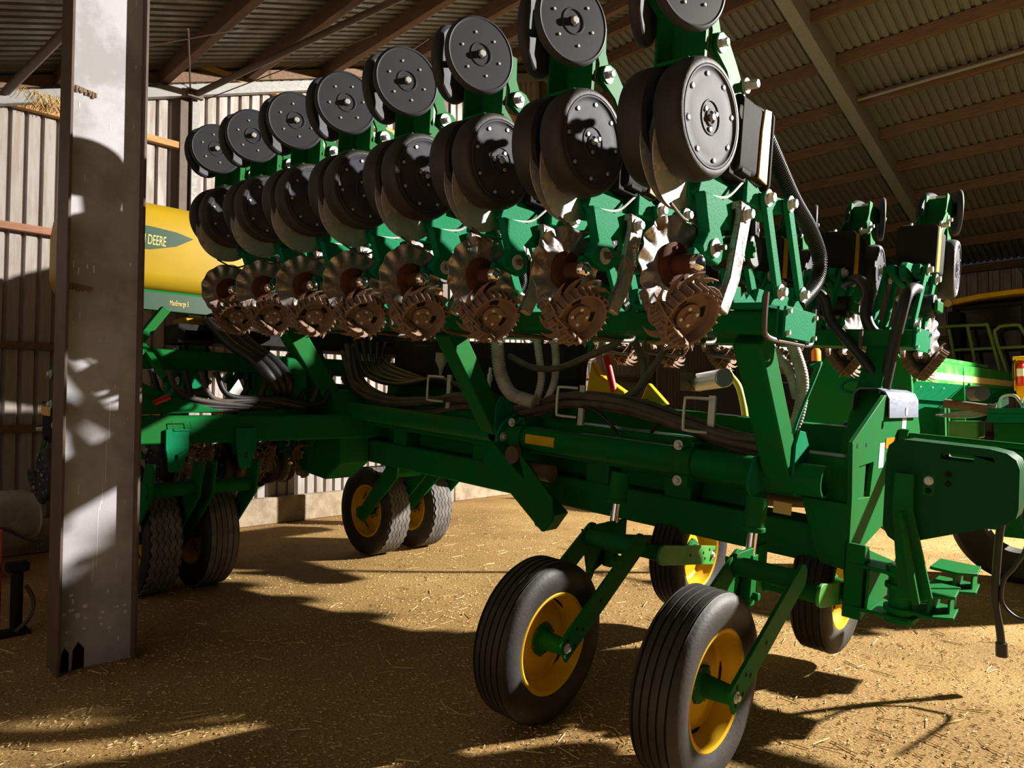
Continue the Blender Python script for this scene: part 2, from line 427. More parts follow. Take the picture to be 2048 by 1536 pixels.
# bracing: tubes and wires under the roof
for k, (a, b, r, mt) in enumerate([((-8.3, 3.18, 5.17), (-4.5, 4.42, 5.70), .036, DKST), ((-8.3, 1.36, 4.6), (-5.4, 1.62, 4.70), .04, DKST),
    ((-8.3, 3.12, 5.2), (-6.65, 2.47, 5.03), .009, DKST), ((-7.3, 1.95, 4.83), (-6.5, 3.0, 5.2), .006, DKST), ((-8.3, 3.3, 5.15), (-6.4, 4.4, 5.65), .006, DKST),
    ((-7.0, 5.2, 5.9), (-6.7, 5.4, 6.1), .006, DKST)]):
    m = MB(); m.cyl(a, b, r, n=12); trim(m, mt, 0)
m = MB(); m.box(-8.32, -8.26, 3.08, 3.26, 5.12, 5.22); m.bolt((-8.26, 3.12, 5.16), (1, 0, 0), .018, .02); trim(m, DKST, .004)
for a, b in (((-4.6, 10.0, 7.3), (-5.6, 10.9, 7.1)), ((-4.3, 13.6, 6.4), (-6.3, 11.2, 7.0)), ((-4.2, 12.9, 6.6), (-5.4, 11.2, 7.1)), ((-4.9, 17.2, 5.4), (-6.8, 15.0, 5.9)), ((-2.8, 19.4, 4.9), (-2.0, 19.4, 3.2))):
    m = MB(); m.cyl(a, b, .009, n=8); trim(m, DKST, 0)
# steel column close to the camera, seen into its web
m = MB(); m.box(-4.66, -4.43, 1.02, 1.035, -.02, 4.55); m.box(-4.66, -4.43, 1.405, 1.42, -.02, 4.55)
column = tag(m.build('steel_column', DKST, bevel=0.002), 'grey steel I-beam column standing on the earth floor at the left', 'column')
m = MB(); m.box(-4.515, -4.50, 1.035, 1.405, -.02, 4.55); m.build('column_web', GALV, column)
m = MB()
rs = random.Random(5)
for k in range(46):
    z = rs.choice([rs.uniform(.12, .42), rs.uniform(.3, 4.0)]); y = rs.uniform(1.06, 1.38); L = rs.choice([.006, .012, .02]); wd = rs.uniform(.002, .004)
    if z < .45: wd = rs.uniform(.004, .013); L = rs.uniform(.004, .013)
    m.box(-4.501, -4.4988, y - wd, y + wd, z - L, z + L)
for y, z, L, w in ((1.27, 1.38, .12, .004), (1.255, 1.16, .15, .003), (1.22, .72, .18, .003), (1.24, 1.0, .1, .003), (1.20, .55, .09, .0025), (1.23, .9, .03, .004), (1.12, 1.0, .03, .006)):
    m.prism([(y - w, z - L), (y + w * .5, z - L * .8), (y + w, z + L), (y, z + L * .9)], (-4.501, 0, 0), (0, 1, 0), (0, 0, 1), 0.0005, 0.0016)
m.build('paint_spot', WHITE, column)
m = MB()
for z in (3.29, 2.155):      # torn weld scars
    for k in range(16):
        y = 1.045 + k * .0075; m.box(-4.501, -4.496 + rs.uniform(0, .006), y, y + .009, z - rs.uniform(.0, .03) - k * .001, z + .012 - k * .001)
m.build('weld_scar', RUSTY, column)
m = MB(); m.prism([(1.05, 0.0), (1.09, 0.0), (1.09, .1), (1.07, .13), (1.055, .1)], (-4.501, 0, 0), (0, 1, 0), (0, 0, 1), .0005, .003)
m.prism([(1.105, 0.0), (1.165, 0.0), (1.165, .11), (1.135, .15), (1.11, .11)], (-4.501, 0, 0), (0, 1, 0), (0, 0, 1), .0005, .003)
m.build('floor_notch', CABB, column)
# straw and chaff lying on the floor
m = MB(); rs = random.Random(3)
def sliver(m, x, y, L, w, a, tilt=.15):
    d = Vector((math.cos(a), math.sin(a), rs.uniform(-tilt, tilt))); s = Vector((-math.sin(a), math.cos(a), 0)) * w; p = Vector((x, y, .004 + abs(d.z) * L * .5))
    q = d * (L / 2)
    m.add([p - q - s, p - q + s, p + q + s, p + q - s, p - q + Vector((0, 0, w * 1.4)), p + q + Vector((0, 0, w * 1.4))], [(0, 3, 5, 4), (1, 4, 5, 2), (0, 4, 1), (3, 2, 5), (0, 1, 2, 3)])
for k in range(30000):
    u = rs.random(); dd = 1.9 + 9 * u ** 1.5; an = R(133.6 + rs.uniform(-47, 47)) - R(90) + R(90)
    x = -dd * math.cos(R(45.8) + rs.uniform(-.72, .72)) ; 
    th = R(45.8) + rs.uniform(-.78, .78)
    x = -dd * math.cos(th); y = dd * math.sin(th)
    if x < -8.3: continue
    sliver(m, x, y, rs.uniform(.006, .022), rs.uniform(.0012, .0028), rs.uniform(0, PI))
o = m.build('chaff', CHAFFM); o['kind'] = 'stuff'; tag(o, 'fine straw chaff scattered all over the earth floor', 'straw')
m = MB()
for k in range(1100):
    th = R(45.8) + rs.uniform(-.78, .78); dd = 2.0 + 7 * rs.random() ** 1.3
    x = -dd * math.cos(th); y = dd * math.sin(th)
    if x < -8.3: continue
    sliver(m, x, y, rs.uniform(.04, .15), rs.uniform(.0012, .003), rs.gauss(2.2, .9), .05)
o = m.build('straw', STRAWM); o['kind'] = 'stuff'; tag(o, 'loose straw stems lying on the earth floor', 'straw')
# hay caught on the girt
m = MB()
for k in range(260):
    y = rs.gauss(1.75, .13); p = Vector((-8.38 + rs.uniform(0, .05), y, 4.60)); a = rs.uniform(-1, 1)
    m.tube([p, p + Vector((.02, .06 * math.cos(a * 3), .05 + .05 * rs.random())), p + Vector((.04, .15 * math.cos(a * 3), rs.uniform(-.08, .08)))], .0018, 3, 3, caps=False)
o = m.build('hay', STRAWM); o['kind'] = 'stuff'; tag(o, 'tuft of yellow hay caught on the timber girt behind the column', 'hay')
# ------------------------------------------------------------------ one planter row unit, folded on its back:
# x along the toolbar, y away from the seed bed, z to the rear of the unit
def make_unit():
    t = thing('row_unit', '-', 'row unit')
    # frame casting
    m = MB()
    sh = [(.02, .10), (.12, .16), (.24, .13), (.30, .03), (.42, -.07), (.56, -.085), (.70, -.065), (.84, -.075), (.90, -.115), (.88, -.165), (.80, -.19), (.72, -.17), (.62, -.215), (.52, -.245), (.40, -.235), (.20, -.255), (.10, -.245), (.05, -.12)]
    m.prism(sh, (0, 0, 0), (0, 1, 0), (0, 0, 1), -.022, .022)
    m.prism([(.15, -.09), (.40, -.16), (.40, -.235), (.18, -.255), (.10, -.22)], (0, 0, 0), (0, 1, 0), (0, 0, 1), -.052, .052)
    m.prism([(.42, -.10), (.60, -.115), (.86, -.09), (.89, -.14), (.80, -.165), (.60, -.19), (.42, -.2)], (0, 0, 0), (0, 1, 0), (0, 0, 1), .045, .095)
    m.prism([(.42, -.10), (.60, -.115), (.86, -.09), (.89, -.14), (.80, -.165), (.60, -.19), (.42, -.2)], (0, 0, 0), (0, 1, 0), (0, 0, 1), -.095, -.045)
    m.box(-.09, .09, .42, .47, -.2, -.1)
    m.build('shank', GREEN2, t, bevel=.008)
    m = MB(); m.prism([(.10, .02), (.20, .02), (.27, -.03), (.27, -.2), (.14, -.22)], (.03, 0, 0), (0, 1, 0), (0, 0, 1), 0, .012)
    m.bolt((.045, .24, -.08), (1, 0, 0), .008, .008); m.build('side_plate', GREEN2, t, bevel=.003)
    # double disc opener
    for s in (1, -1):
        m = MB(); ax = Vector((s, .05, -.06)).normalized()
        m.lathe([(0, -.004), (.06, -.004), (.185, -.002), (.2, 0), (.2, .0015), (.186, .004), (.11, .0085), (.06, .0085), (.055, .02), (0, .02)], (0, 0, 0), ax, 64)
        o = m.build('opener_disc', DISCST, t); o.location = (s * .016, .01, -.10)
    # gauge wheels
    for s in (1, -1):
        ax = Vector((s * .997, -.07, 0)).normalized(); C0 = (s * .083, 0, 0)
        m = MB(); m.lathe([(.05, -.045), (.16, -.05), (.185, -.056), (.203, -.046), (.2105, -.02), (.2105, .02), (.205, .042), (.198, .053), (.190, .058), (.180, .059), (.174, .055)], (0, 0, 0), ax, 72)
        w = m.build('gauge_wheel', RUBBER, t); w.location = C0
        m = MB(); m.lathe([(.178, .055), (.174, .0595), (.169, .0595), (.165, .055), (.150, .0515), (.128, .0535), (.09, .0535), (.062, .0525), (.060, .056), (.056, .056), (.054, .052), (.030, .052), (.028, .057), (.022, .058), (.020, .052), (0, .052)], (0, 0, 0), ax, 72)
        m.build('wheel_face', DISCPL, w)
        a, u, v = basis(ax)
        m = MB(); m.lathe([(.0, 0), (.0085, 0), (.0075, .006), (0, .007)], (0, 0, 0), a, 10); m.cur = 1; m.lathe([(.0, 0), (.0145, 0), (.0135, .0012), (0, .0012)], (0, 0, 0), a, 14)
        o = m.build('wheel_bolt', [CHROME, CABB], w)
        copies(o, [a * .0515 + (u * math.cos(2 * PI * (k + .35) / 8) + v * math.sin(2 * PI * (k + .35) / 8)) * .145 for k in range(8)] + [a * .0520 + (u * math.cos(2 * PI * (k + .25) / 3) + v * math.sin(2 * PI * (k + .25) / 3)) * .041 for k in range(3)], w)
        m = MB(); m.bolt(a * .052, a, .0125, .014, False); m.cur = 1; m.lathe([(.0, .0522), (.0195, .0522), (.019, .053), (0, .053)], (0, 0, 0), a, 18)
        m.build('hub_bolt', [CHROME, CABB], w)
    # gauge arm behind the wheels
    m = MB(); m.beam((.05, 0, 0), (.05, .22, .06), .025, .05); m.beam((-.05, 0, 0), (-.05, .22, .06), .025, .05); m.cyl((-.12, 0, 0), (.12, 0, 0), .02)
    m.build('gauge_arm', GREEN2, t, bevel=.004)
    # closing wheels
    for s in (1, -1):
        ax = Vector((s * .95, -.31, .02)).normalized()
        m = MB(); m.lathe([(0, -.010), (.10, -.010), (.125, -.018), (.150, -.020), (.161, -.012), (.1655, 0), (.164, .011), (.159, .018), (.153, .0205), (.149, .0185), (.145, .0185), (.10, .0195), (.052, .0190), (.050, .0215), (.045, .0215), (.043, .018), (.02, .018), (0, .018)], (0, 0, 0), ax, 72)
        w = m.build('press_wheel', PLASTIC, t); w.location = (s * .085, -.13, .43)
        a, u, v = basis(ax)
        m = MB(); m.lathe([(.0, 0), (.0065, 0), (.0055, .005), (0, .0055)], (0, 0, 0), a, 8); m.cur = 1; m.lathe([(.0, 0), (.0110, 0), (.0100, .0012), (0, .0012)], (0, 0, 0), a, 12)
        o = m.build('wheel_bolt', [CHROME, CABB], w)
        copies(o, [a * .0177 + (u * math.cos(2 * PI * (k + .2) / 6) + v * math.sin(2 * PI * (k + .2) / 6)) * .092 for k in range(6)], w)
        m = MB(); m.bolt(a * .018, a, .0155, .016, False); m.cur = 1; m.lathe([(0, .018), (.021, .018), (.020, .0195), (0, .0195)], (0, 0, 0), a, 20)
        m.build('hub_bolt', [CHROME, CABB], w)
    # closing wheel frame
    m = MB()
    for x in (.058, -.070): m.prism([(.085, .29), (.15, .27), (.18, .32), (.165, .37), (.135, .42), (.13, .52), (.06, .52), (.055, .42), (.09, .36)], (x, 0, 0), (0, 1, 0), (0, 0, 1), 0, .012)
    m.prism([(-.06, .20), (.06, .20), (.09, .30), (.06, .42), (.05, .50), (-.16, .50), (-.16, .42), (-.06, .38)], (-.075, 0, 0), (0, 1, 0), (0, 0, 1), 0, .012)
    m.box(-.07, .065, .05, .075, .24, .50); m.box(-.07, .065, -.06, .06, .20, .215)
    m.cyl((-.10, -.13, .43), (.10, -.13, .43), .014)
    m.build('press_arm', GREEN, t, bevel=.004)
    m = MB()
    for x in (.072, -.084): m.prism([(.095, .31), (.11, .285), (.20, .245), (.33, .10), (.42, .06), (.46, .12), (.40, .19), (.28, .30), (.19, .37), (.15, .375), (.11, .355)], (x, 0, 0), (0, 1, 0), (0, 0, 1), 0, .012)
    m.box(-.08, .08, .37, .41, .08, .16)
    m.build('tail_arm', GREEN, t, bevel=.004)
    for s in (1, -1):
        m = MB(); m.lathe([(0, 0), (.034, 0), (.034, .006), (0, .006)], (s * .0845, .137, .325), (s, 0, 0), 28); o = m.build('pivot_washer', WASHER, t)
        m = MB(); m.bolt((s * .0905, .137, .325), (s, 0, 0), .015, .02, False); m.build('bolt', CHROME, o)
        m = MB(); m.bolt((s * .083, .36, .245), (s, 0, 0), .018, .05); m.build('pivot_bolt', CHROME, t)
    m = MB(); m.beam((.04, -.06, .50), (-.04, -.06, .50), .006, .10); m.box(-.055, .055, -.03, -.015, .475, .485); m.build('adjuster_handle', WASHER, t)
    # seed meter, hopper and lid
    m = MB(); m.cyl((-.09, .34, .02), (.06, .34, .02), .125, n=36); m.cyl((.06, .34, .02), (.085, .34, .02), .09, n=36); m.box(-.1, .09, .26, .42, -.12, .10)
    m.box(.08, .11, .33, .42, -.10, .01); m.cyl((.06, .30, .12), (.11, .30, .12), .03)
    m.build('seed_meter', MATTE, t, bevel=.006)
    m = MB(); m.prism(rrect(-.112, .112, -.10, .20, .03), (0, .30, 0), (1, 0, 0), (0, 0, 1), -.26, .0)
    h = m.build('seed_hopper', MATTE, t, bevel=.008)
    m = MB(); m.prism(rrect(-.120, .120, -.12, .21, .03), (0, .570, 0), (1, 0, 0), (0, 0, 1), -.02, .0)
    m.box(-.10, .10, .5725, .5795, .02, .03); m.box(-.1, .1, .5725, .5795, .13, .14); m.box(-.005, .005, .5725, .5795, -.1, .19)
    m.build('hopper_lid', MATTE, t, bevel=.005)
    for s in (1, -1):
        m = MB(); m.prism([(.47, -.09), (.552, -.10), (.552, .20), (.49, .19), (.475, .1)], (s * .116, 0, 0), (0, 1, 0), (0, 0, 1), -.004, .004); m.build('hopper_side', YELLOW, h, bevel=.002)
    # parallel arms with bolts
    for s in (1, -1):
        for a, b in (((.565, -.15), (.766, -.512)), ((.806, -.122), (1.031, -.491))):
            m = MB(); m.beam((s * .112, *a), (s * .112, *b), .026, .052, (1, 0, 0)) if False else None
            d = Vector((0, b[0] - a[0], b[1] - a[1])).normalized(); n = Vector((0, -d.z, d.y))
            A = Vector((0, *a)); B = Vector((0, *b)); w = .030
            pts = [A + n * w - d * .018, A - d * .03, A - n * w - d * .018, B - n * w + d * .018, B + d * .03, B + n * w + d * .018]
            m = MB(); m.prism([(p.y, p.z) for p in pts], (s * .112, 0, 0), (0, 1, 0), (0, 0, 1), -.012, .012)
            if a[0] < .6:
                q1 = A + n * -.028 + d * .10; q2 = A - n * .02 + d * .27; q3 = A - n * .085 + d * .03
                m.prism([(q1.y, q1.z), (q3.y, q3.z), (q2.y, q2.z)], (s * .112, 0, 0), (0, 1, 0), (0, 0, 1), -.008, .004) if False else None
            arm = m.build('parallel_arm', GREEN2, t, bevel=.005)
            q = MB(); q.bolt((0, 0, 0), (s, 0, 0), .022, .026)
            copies(q.build('arm_bolt', CHROME, arm), [(s * .124, A.y, A.z), (s * .124, B.y, B.z)], arm)
    # bracket on the toolbar
    m = MB()
    for x in (.07, -.098): m.prism([(.70, -.585), (1.13, -.585), (1.13, -.545), (1.07, -.52), (1.06, -.46), (1.0, -.46), (.975, -.53), (.90, -.50), (.87, -.53), (.84, -.50), (.81, -.53), (.80, -.48), (.735, -.48), (.70, -.54)], (x, 0, 0), (0, 1, 0), (0, 0, 1), 0, .028)
    m.box(-.098, .098, .70, 1.13, -.585, -.562); m.build('toolbar_bracket', GREEN2, t, bevel=.004)
    m = MB(); m.tube([(.125, .62, -.53), (.125, .62, -.66), (.125, .66, -.715), (.125, .9, -.72), (.125, 1.16, -.715), (.125, 1.2, -.66), (.125, 1.2, -.54)], .012, 8, 4); m.build('u_bolt', DKST, t)
    # air spring between the arms
    m = MB(); m.cyl((-.16, .70, -.34), (.03, .70, -.34), .075, n=28); m.build('air_bag', BLACK, t, bevel=.01)
    m = MB(); m.box(-.19, .05, .62, .655, -.38, -.31); m.box(-.19, -.17, .62, .8, -.38, -.31); m.cyl((.045, .63, -.345), (.06, .63, -.345), .016, n=6); m.build('down_force_link', GREEN, t, bevel=.01)
    # fluted coulter and its bracket
    m = MB(); NR, NT = 9, 156; ax = Vector((.985, -.17, 0)).normalized(); a, u, v = basis(ax)
    for side in (1, -1):
        for i in range(NR + 1):
            r = .03 + .153 * i / NR; k = min(1, max(0, (r - .105) / .066)); k = k * k * (3 - 2 * k)
            for j in range(NT):
                th = 2 * PI * j / NT
                m.v.append(tuple((u * math.cos(th) + v * math.sin(th)) * (r + (.003 * math.sin(13 * th) if i == NR else 0)) + a * (.0085 * k * math.sin(13 * th + 1.4 * k) + side * .0022)))
    for sd in (0, 1):
        o0 = sd * (NR + 1) * NT
        for i in range(NR):
            for j in range(NT):
                j2 = (j + 1) % NT; m.f.append((o0 + i * NT + j, o0 + i * NT + j2, o0 + (i + 1) * NT + j2, o0 + (i + 1) * NT + j))
    o1 = (NR + 1) * NT
    for j in range(NT):
        j2 = (j + 1) % NT; m.f.append((NR * NT + j, NR * NT + j2, o1 + NR * NT + j2, o1 + NR * NT + j))
    cl = m.build('fluted_coulter', STEEL, t, angle=60); cl.location = (0.0, .05, -.50)
    m = MB(); m.lathe([(0, .004), (.085, .004), (.085, .012), (.078, .016), (.036, .018), (0, .018)], (0, 0, 0), ax, 40)
    for k in range(5):
        an = 2 * PI * k / 5 + .5; m.bolt(a * .014 + (u * math.cos(an) + v * math.sin(an)) * .062, a, .008, .008, False)
    m.build('coulter_hub', RUST, cl)
    m = MB(); m.lathe([(.036, .018), (.034, .10), (0, .10)], (0, 0, 0), ax, 28); m.build('hub_barrel', RUST, cl)
    m = MB(); m.lathe([(.034, .098), (.033, .112), (.028, .124), (.018, .131), (0, .134)], (0, 0, 0), ax, 28); m.build('hub_cap', ROD, cl)
    m = MB()
    br = [(.10, -.22), (.28, -.22), (.31, -.27), (.25, -.33), (.285, -.38), (.29, -.45), (.25, -.475), (.13, -.455), (.11, -.42), (.155, -.36), (.12, -.28)]
    m.prism(br, (.035, 0, 0), (0, 1, 0), (0, 0, 1), 0, .045)
    m.prism([(.27, -.20), (.40, -.20), (.40, -.27), (.36, -.32), (.28, -.29)], (.0, 0, 0), (0, 1, 0), (0, 0, 1), 0, .07)
    m.beam((.06, .09, -.44), (.06, .06, -.52), .03, .05); m.build('coulter_bracket', GREEN2, t, bevel=.008)
    m = MB(); m.lathe([(0, 0), (.036, 0), (.036, .008), (0, .008)], (.082, .205, -.415), (1, 0, 0), 30); e = m.build('eccentric_washer', WASHER, t)
    m = MB(); m.bolt((.09, .205, -.415), (1, 0, 0), .017, .016, False); m.cyl((.1, .205, -.415), (.128, .205, -.415), .010, n=12); m.build('bolt', DKST, e)
    # row cleaner: forged arm and a pair of toothed wheels
    m = MB(); ar = [(.345, -.205), (.445, -.215), (.45, -.26), (.385, -.52), (.30, -.66), (.225, -.64), (.30, -.51), (.355, -.26)]
    m.prism(ar, (.082, 0, 0), (0, 1, 0), (0, 0, 1), 0, .028)
    m.box(.0, .09, .35, .44, -.235, -.205)
    ra = m.build('row_cleaner_arm', STEEL, t, bevel=.006)
    m = MB(); m.bolt((.11, .40, -.25), (1, 0, 0), .021, .026); m.build('bolt', CHROME, ra)
    TM = Matrix(((0, 0, 1, .1102), (-.18, -.98, 0, .365), (.98, -.18, 0, -.31), (0, 0, 0, 1)))
    TM = Matrix(((0, 0, 1, .1102), (.22, .975, 0, .372), (-.975, .22, 0, -.33), (0, 0, 0, 1)))
    text('Yetter', .042, LETTERW, TM, ra, 'raised_lettering', .0012)
    for s in (1, -1):
        ax = Vector((s * .80, -.26, -.54)).normalized(); a, u, v = basis(ax)
        m = MB()
        m.lathe([(.105, -.056), (.116, -.056), (.116, 0), (.106, 0), (.102, -.012), (.094, -.040), (.052, -.040), (.052, -.026), (.02, -.026), (.02, -.016), (0, -.016)], (0, 0, 0), ax, 60)
        m.lathe([(.09, -.040), (.09, -.048), (0, -.048)], (0, 0, 0), ax, 40)
        NTT = 24
        for k in range(NTT):
            an = 2 * PI * k / NTT; d = u * math.cos(an) + v * math.sin(an); tt = -u * math.sin(an) + v * math.cos(an)
            m.prism([(-.0065, .104), (.0065, .104), (.005, .121), (-.002, .121)], -a * .054 - tt * .004, tt, d, -.002, .056) if False else None
            m.add([tt * x + d * r + a * h for h in (-.058, .001) for x, r in ((-.006, .112), (.006, .112), (.004, .128), (-.004, .128))], [(0, 1, 2, 3), (7, 6, 5, 4), (0, 4, 5, 1), (1, 5, 6, 2), (2, 6, 7, 3), (3, 7, 4, 0)])
        for k in range(12):       # swept teeth
            an = 2 * PI * k / 12; lo = []; hi = []
            for q in range(7):
                f = q / 6; r = .098 + .072 * f; cth = an - s * .55 * f * f; w = .24 * (1 - f) ** .7 + .02
                lo.append((r, cth - w)); hi.append((r, cth + w))
            poly = [(r * math.cos(th), r * math.sin(th)) for r, th in lo + hi[::-1]]
            m.prism(poly, -a * .060, u, v, -.0035, .0035)
        w = m.build('row_cleaner_wheel', RUSTY, t, bevel=.0015, seg=1); w.location = (s * .075, .085, -.70)
        m = MB(); m.lathe([(0, 0), (.009, 0), (.007, .006), (0, .007)], (0, 0, 0), a, 12)
        copies(m.build('wheel_bolt', WASHER, w), [(u * math.cos(2 * PI * k / 4 + .4) + v * math.sin(2 * PI * k / 4 + .4)) * .036 - a * .026 for k in range(4)], w)
        for k in range(3):
            m = MB(); an = 2 * PI * k / 3; m.prism([((.058 + .024 * ((i // 5) % 2)) * math.cos(an + (i % 5 if i < 5 else 4 - i % 5) * .16), (.058 + .024 * ((i // 5) % 2)) * math.sin(an + (i % 5 if i < 5 else 4 - i % 5) * .16)) for i in range(10)], -a * .0398, u, v, 0, .001)
            m.build('wheel_window', CABB, w)
        m = MB(); m.cyl(Vector((s * .075, .085, -.70)) - a * .05, Vector((s * .03, .24, -.62)), .018); m.build('row_cleaner_axle', RUSTY, t)
    # scraper wire under the disc, cable and vacuum hose
    m = MB(); m.tube([(.035, -.06, -.30), (.035, .05, -.335), (.035, .14, -.31), (.035, .22, -.24), (.035, .25, -.25)], .006, 8, 6); m.build('disc_scraper', DKST, t)
    m = MB(); m.tube([(.06, .16, -.225), (.07, .30, -.20), (.08, .42, -.11), (.08, .5, -.09)], .007, 8, 6); m.cyl((.08, .46, -.10), (.08, .58, -.09), .011, n=10); m.build('seed_sensor_cable', GHOSE, t)
    m = MB(); m.cyl((.02, .40, .10), (.02, .40, .17), .045, n=24); m.tube([(.0, .40, .15), (.04, .46, .185), (.06, .535, .19), (.07, .58, .165), (.07, .595, .12)], .036, 16, 6)
    m.build('hose_elbow', HOSE, t)
    m = MB(); m.tube([(.07, .59, .14), (.07, .73, .065), (.07, .965, -.055), (.07, 1.21, -.148), (.07, 1.38, -.268), (.07, 1.34, -.398), (.07, 1.12, -.53)], .033, 18, 10, corr=(.0036, .013)); m.build('vacuum_hose', HOSE, t, angle=25)
    return t
NAMES = ['eighth', 'seventh', 'sixth', 'fifth', 'fourth', 'third', 'second', 'first']
unit = make_unit()
unit['group'] = 'row units on the near wing'
SP = 0.5
WHEELAX = {'gauge_wheel': (.997, -.07, 0), 'press_wheel': (.95, -.31, .02), 'row_cleaner_wheel': (.8, -.26, -.54), 'fluted_coulter': (.985, -.17, 0)}
def spin(root, seed):
    rs = random.Random(seed)
    for c in root.children:
        k = c.name.split('.')[0]
        if k in WHEELAX:
            a = Vector(WHEELAX[k]); 
            if c.location.x < 0: a.x = -a.x
            c.rotation_mode = 'QUATERNION'
            from mathutils import Quaternion
            c.rotation_quaternion = Quaternion(a.normalized(), rs.uniform(-3, 3))
la = ['nearest row unit of the front wing, its gauge wheel face lit by the floodlight'] + ['row unit on the front wing, %s from the near end' % w for w in ('second', 'third', 'fourth', 'fifth', 'sixth', 'seventh')] + ['row unit at the far left end of the front wing, beside the yellow tank']
unit.matrix_world = WM @ T(-.14, 0, 0); unit['label'] = la[0]
units = [unit]
for k in range(1, 8):
    u_ = dup(unit, WM @ T(-.14 - SP * k, 0, 0), la[k]); spin(u_, k); units.append(u_)
# the other wing carries its units back to back with these
YB = 3.50                      # distance between the two rows of gauge wheels
lb = ['nearest row unit of the back wing, black hopper lid turned to the camera'] + ['row unit on the back wing, %s from its near end' % w for w in ('second', 'third', 'fourth', 'fifth', 'sixth', 'seventh')] + ['row unit at the far end of the back wing']
for k in range(8):
    M_ = WM @ T(.02 - SP * k, YB, -.01) @ Matrix.Rotation(PI, 4, 'Z')
    u_ = dup(unit, M_, lb[k], 'row units on the back wing', skip=('vacuum_hose', 'hose_elbow')); spin(u_, 40 + k); units.append(u_)
# ------------------------------------------------------------------ planter frame (wing axes)
fr = thing('planter_frame', 'green folding planter frame of round tube, box beams and leaning posts carrying the row units', 'planter frame', WM @ T(0, 0, 0))
def yz(poly): return poly
X_, Y_, Z_ = (1, 0, 0), (0, 1, 0), (0, 0, 1)
# toolbars
m = MB(); m.box(-4.45, 0.0, .79, 1.14, -.69, -.585); tb = m.build('toolbar', GREEN, fr, bevel=.012)
m = MB(); m.prism(rrect(.775, 1.155, -.705, -.568, .012), (0, 0, 0), Y_, Z_, 0, .012)
m.prism(rrect(.775, 1.155, -.705, -.568, .012), (-.03, 0, 0), Y_, Z_, 0, .012); m.build('end_plate', GREEN2, tb, bevel=.002)
for y in (.80, 1.13):
    for z in (-.685, -.59):
        m = MB(); m.bolt((.012, y, z), X_, .012, .014, False); m.build('plate_bolt', CHROME, tb)
m = MB(); m.box(-4.45, 0.17, 2.36, 2.71, -.64, -.535); tb2 = m.build('toolbar', GREEN, fr, bevel=.012)
m = MB(); m.prism(rrect(2.345, 2.725, -.655, -.52, .012), (.17, 0, 0), Y_, Z_, 0, .012); m.build('end_plate', GREEN2, tb2, bevel=.002)
for y in (2.37, 2.70):
    for z in (-.635, -.54):
        m = MB(); m.bolt((.182, y, z), X_, .010, .012, False); m.build('plate_bolt', CHROME, tb2)
# pivot tubes
def pipe(m, x0, x1, y, z, r, wall=.012):
    m.lathe([(r - wall, 0), (r, 0), (r, x1 - x0), (r - wall, x1 - x0), (r - wall, 0)], (x0, y, z), X_, 48)
m = MB(); pipe(m, -2.16, .02, 1.45, -1.39, .083); pt = m.build('pivot_tube', GREEN, fr)
m = MB(); pipe(m, -4.25, -2.30, 1.45, -1.385, .073); m.build('pivot_tube', GREEN, fr)
m = MB(); pipe(m, -4.25, .0, 2.02, -1.36, .08); m.build('pivot_tube', GREEN, fr)
m = MB()
for k in range(9): 
    a0 = R(196 + k * 5); 
m.lathe([(.0837, 0), (.0842, 0), (.0842, .25), (.0837, .25)], (-1.93, 1.45, -1.39), X_, 64)
dec = MB()
for k in range(8):
    a0 = PI + R(-22 + 5.5 * k); a1 = PI + R(-22 + 5.5 * (k + 1)); P = []
    for xx in (-1.93, -1.68):
        for a in (a0, a1): P.append((xx, 1.45 + .0842 * math.cos(a), -1.39 + .0842 * math.sin(a)))
    dec.add(P, [(0, 1, 3, 2)])
dec.build('yellow_decal', YELLOW, pt)
# clamps round the tube
for xc in (-.74, -2.02):
    m = MB(); m.ring((xc, 1.45, -1.39), X_, .105, .083, -.045, .045, 40)
    m.box(xc - .045, xc + .045, 1.40, 1.66, -1.315, -1.27); m.prism([(1.33, -1.30), (1.42, -1.255), (1.64, -1.255), (1.64, -1.28), (1.45, -1.28)], (xc - .03, 0, 0), Y_, Z_, 0, .06)
    m.box(xc - .04, xc + .04, 1.36, 1.42, -1.53, -1.46); c = m.build('tube_clamp', GREEN, fr, bevel=.005)
    for z in (-1.29, -1.495): 
        m = MB(); m.bolt((xc - .02, 1.345 if z > -1.4 else 1.36, z), (0, -1, 0), .018, .02); m.build('clamp_bolt', WASHER, c)
# leaning posts
def post(xc, y0=.93, z0=-.69, y1=1.47, z1=-1.42, w=.14, d=.15, foot=True, mt=GREEN):
    m = MB(); A = Vector((xc, y0, z0)); B = Vector((xc, y1, z1)); m.beam(A, B, w, d, X_ if False else (0, 1, .7)); p = m.build('fold_post', mt, fr, bevel=.012)
    s = 1 if y1 > y0 else -1; dv = (B - A).normalized(); nv = Vector((0, -dv.z, dv.y)); nv = nv * (1 if nv.y > 0 else -1)
    return p, A, B, dv, nv
def gusset(p, xa, yc, zc, up, side, mt=GREEN2):
    # rounded cheek plate where post meets tube
    m = MB(); m.prism([(yc + .02, zc - .10), (yc + .10, zc - .06), (yc + .13, zc + .02), (yc + .10, zc + .16), (yc + .03, zc + .24), (yc - .05, zc + .25), (yc - .10, zc + .18), (yc - .10, zc + .02), (yc - .05, zc - .09)], (xa, 0, 0), Y_, Z_, -.008, .008)
    m.build('post_cheek', mt, p, bevel=.003)
p, A, B, dv, nv = post(-.20); gusset(p, -.122, 1.47, -1.39, 0, 1)
m = MB(); m.prism([(1.30, -1.50), (1.25, -1.47), (1.24, -1.42), (1.30, -1.30), (1.38, -1.28), (1.42, -1.4), (1.40, -1.48)], (-.30, 0, 0), Y_, Z_, -.008, .008); m.build('post_lug', GREEN2, p, bevel=.003)
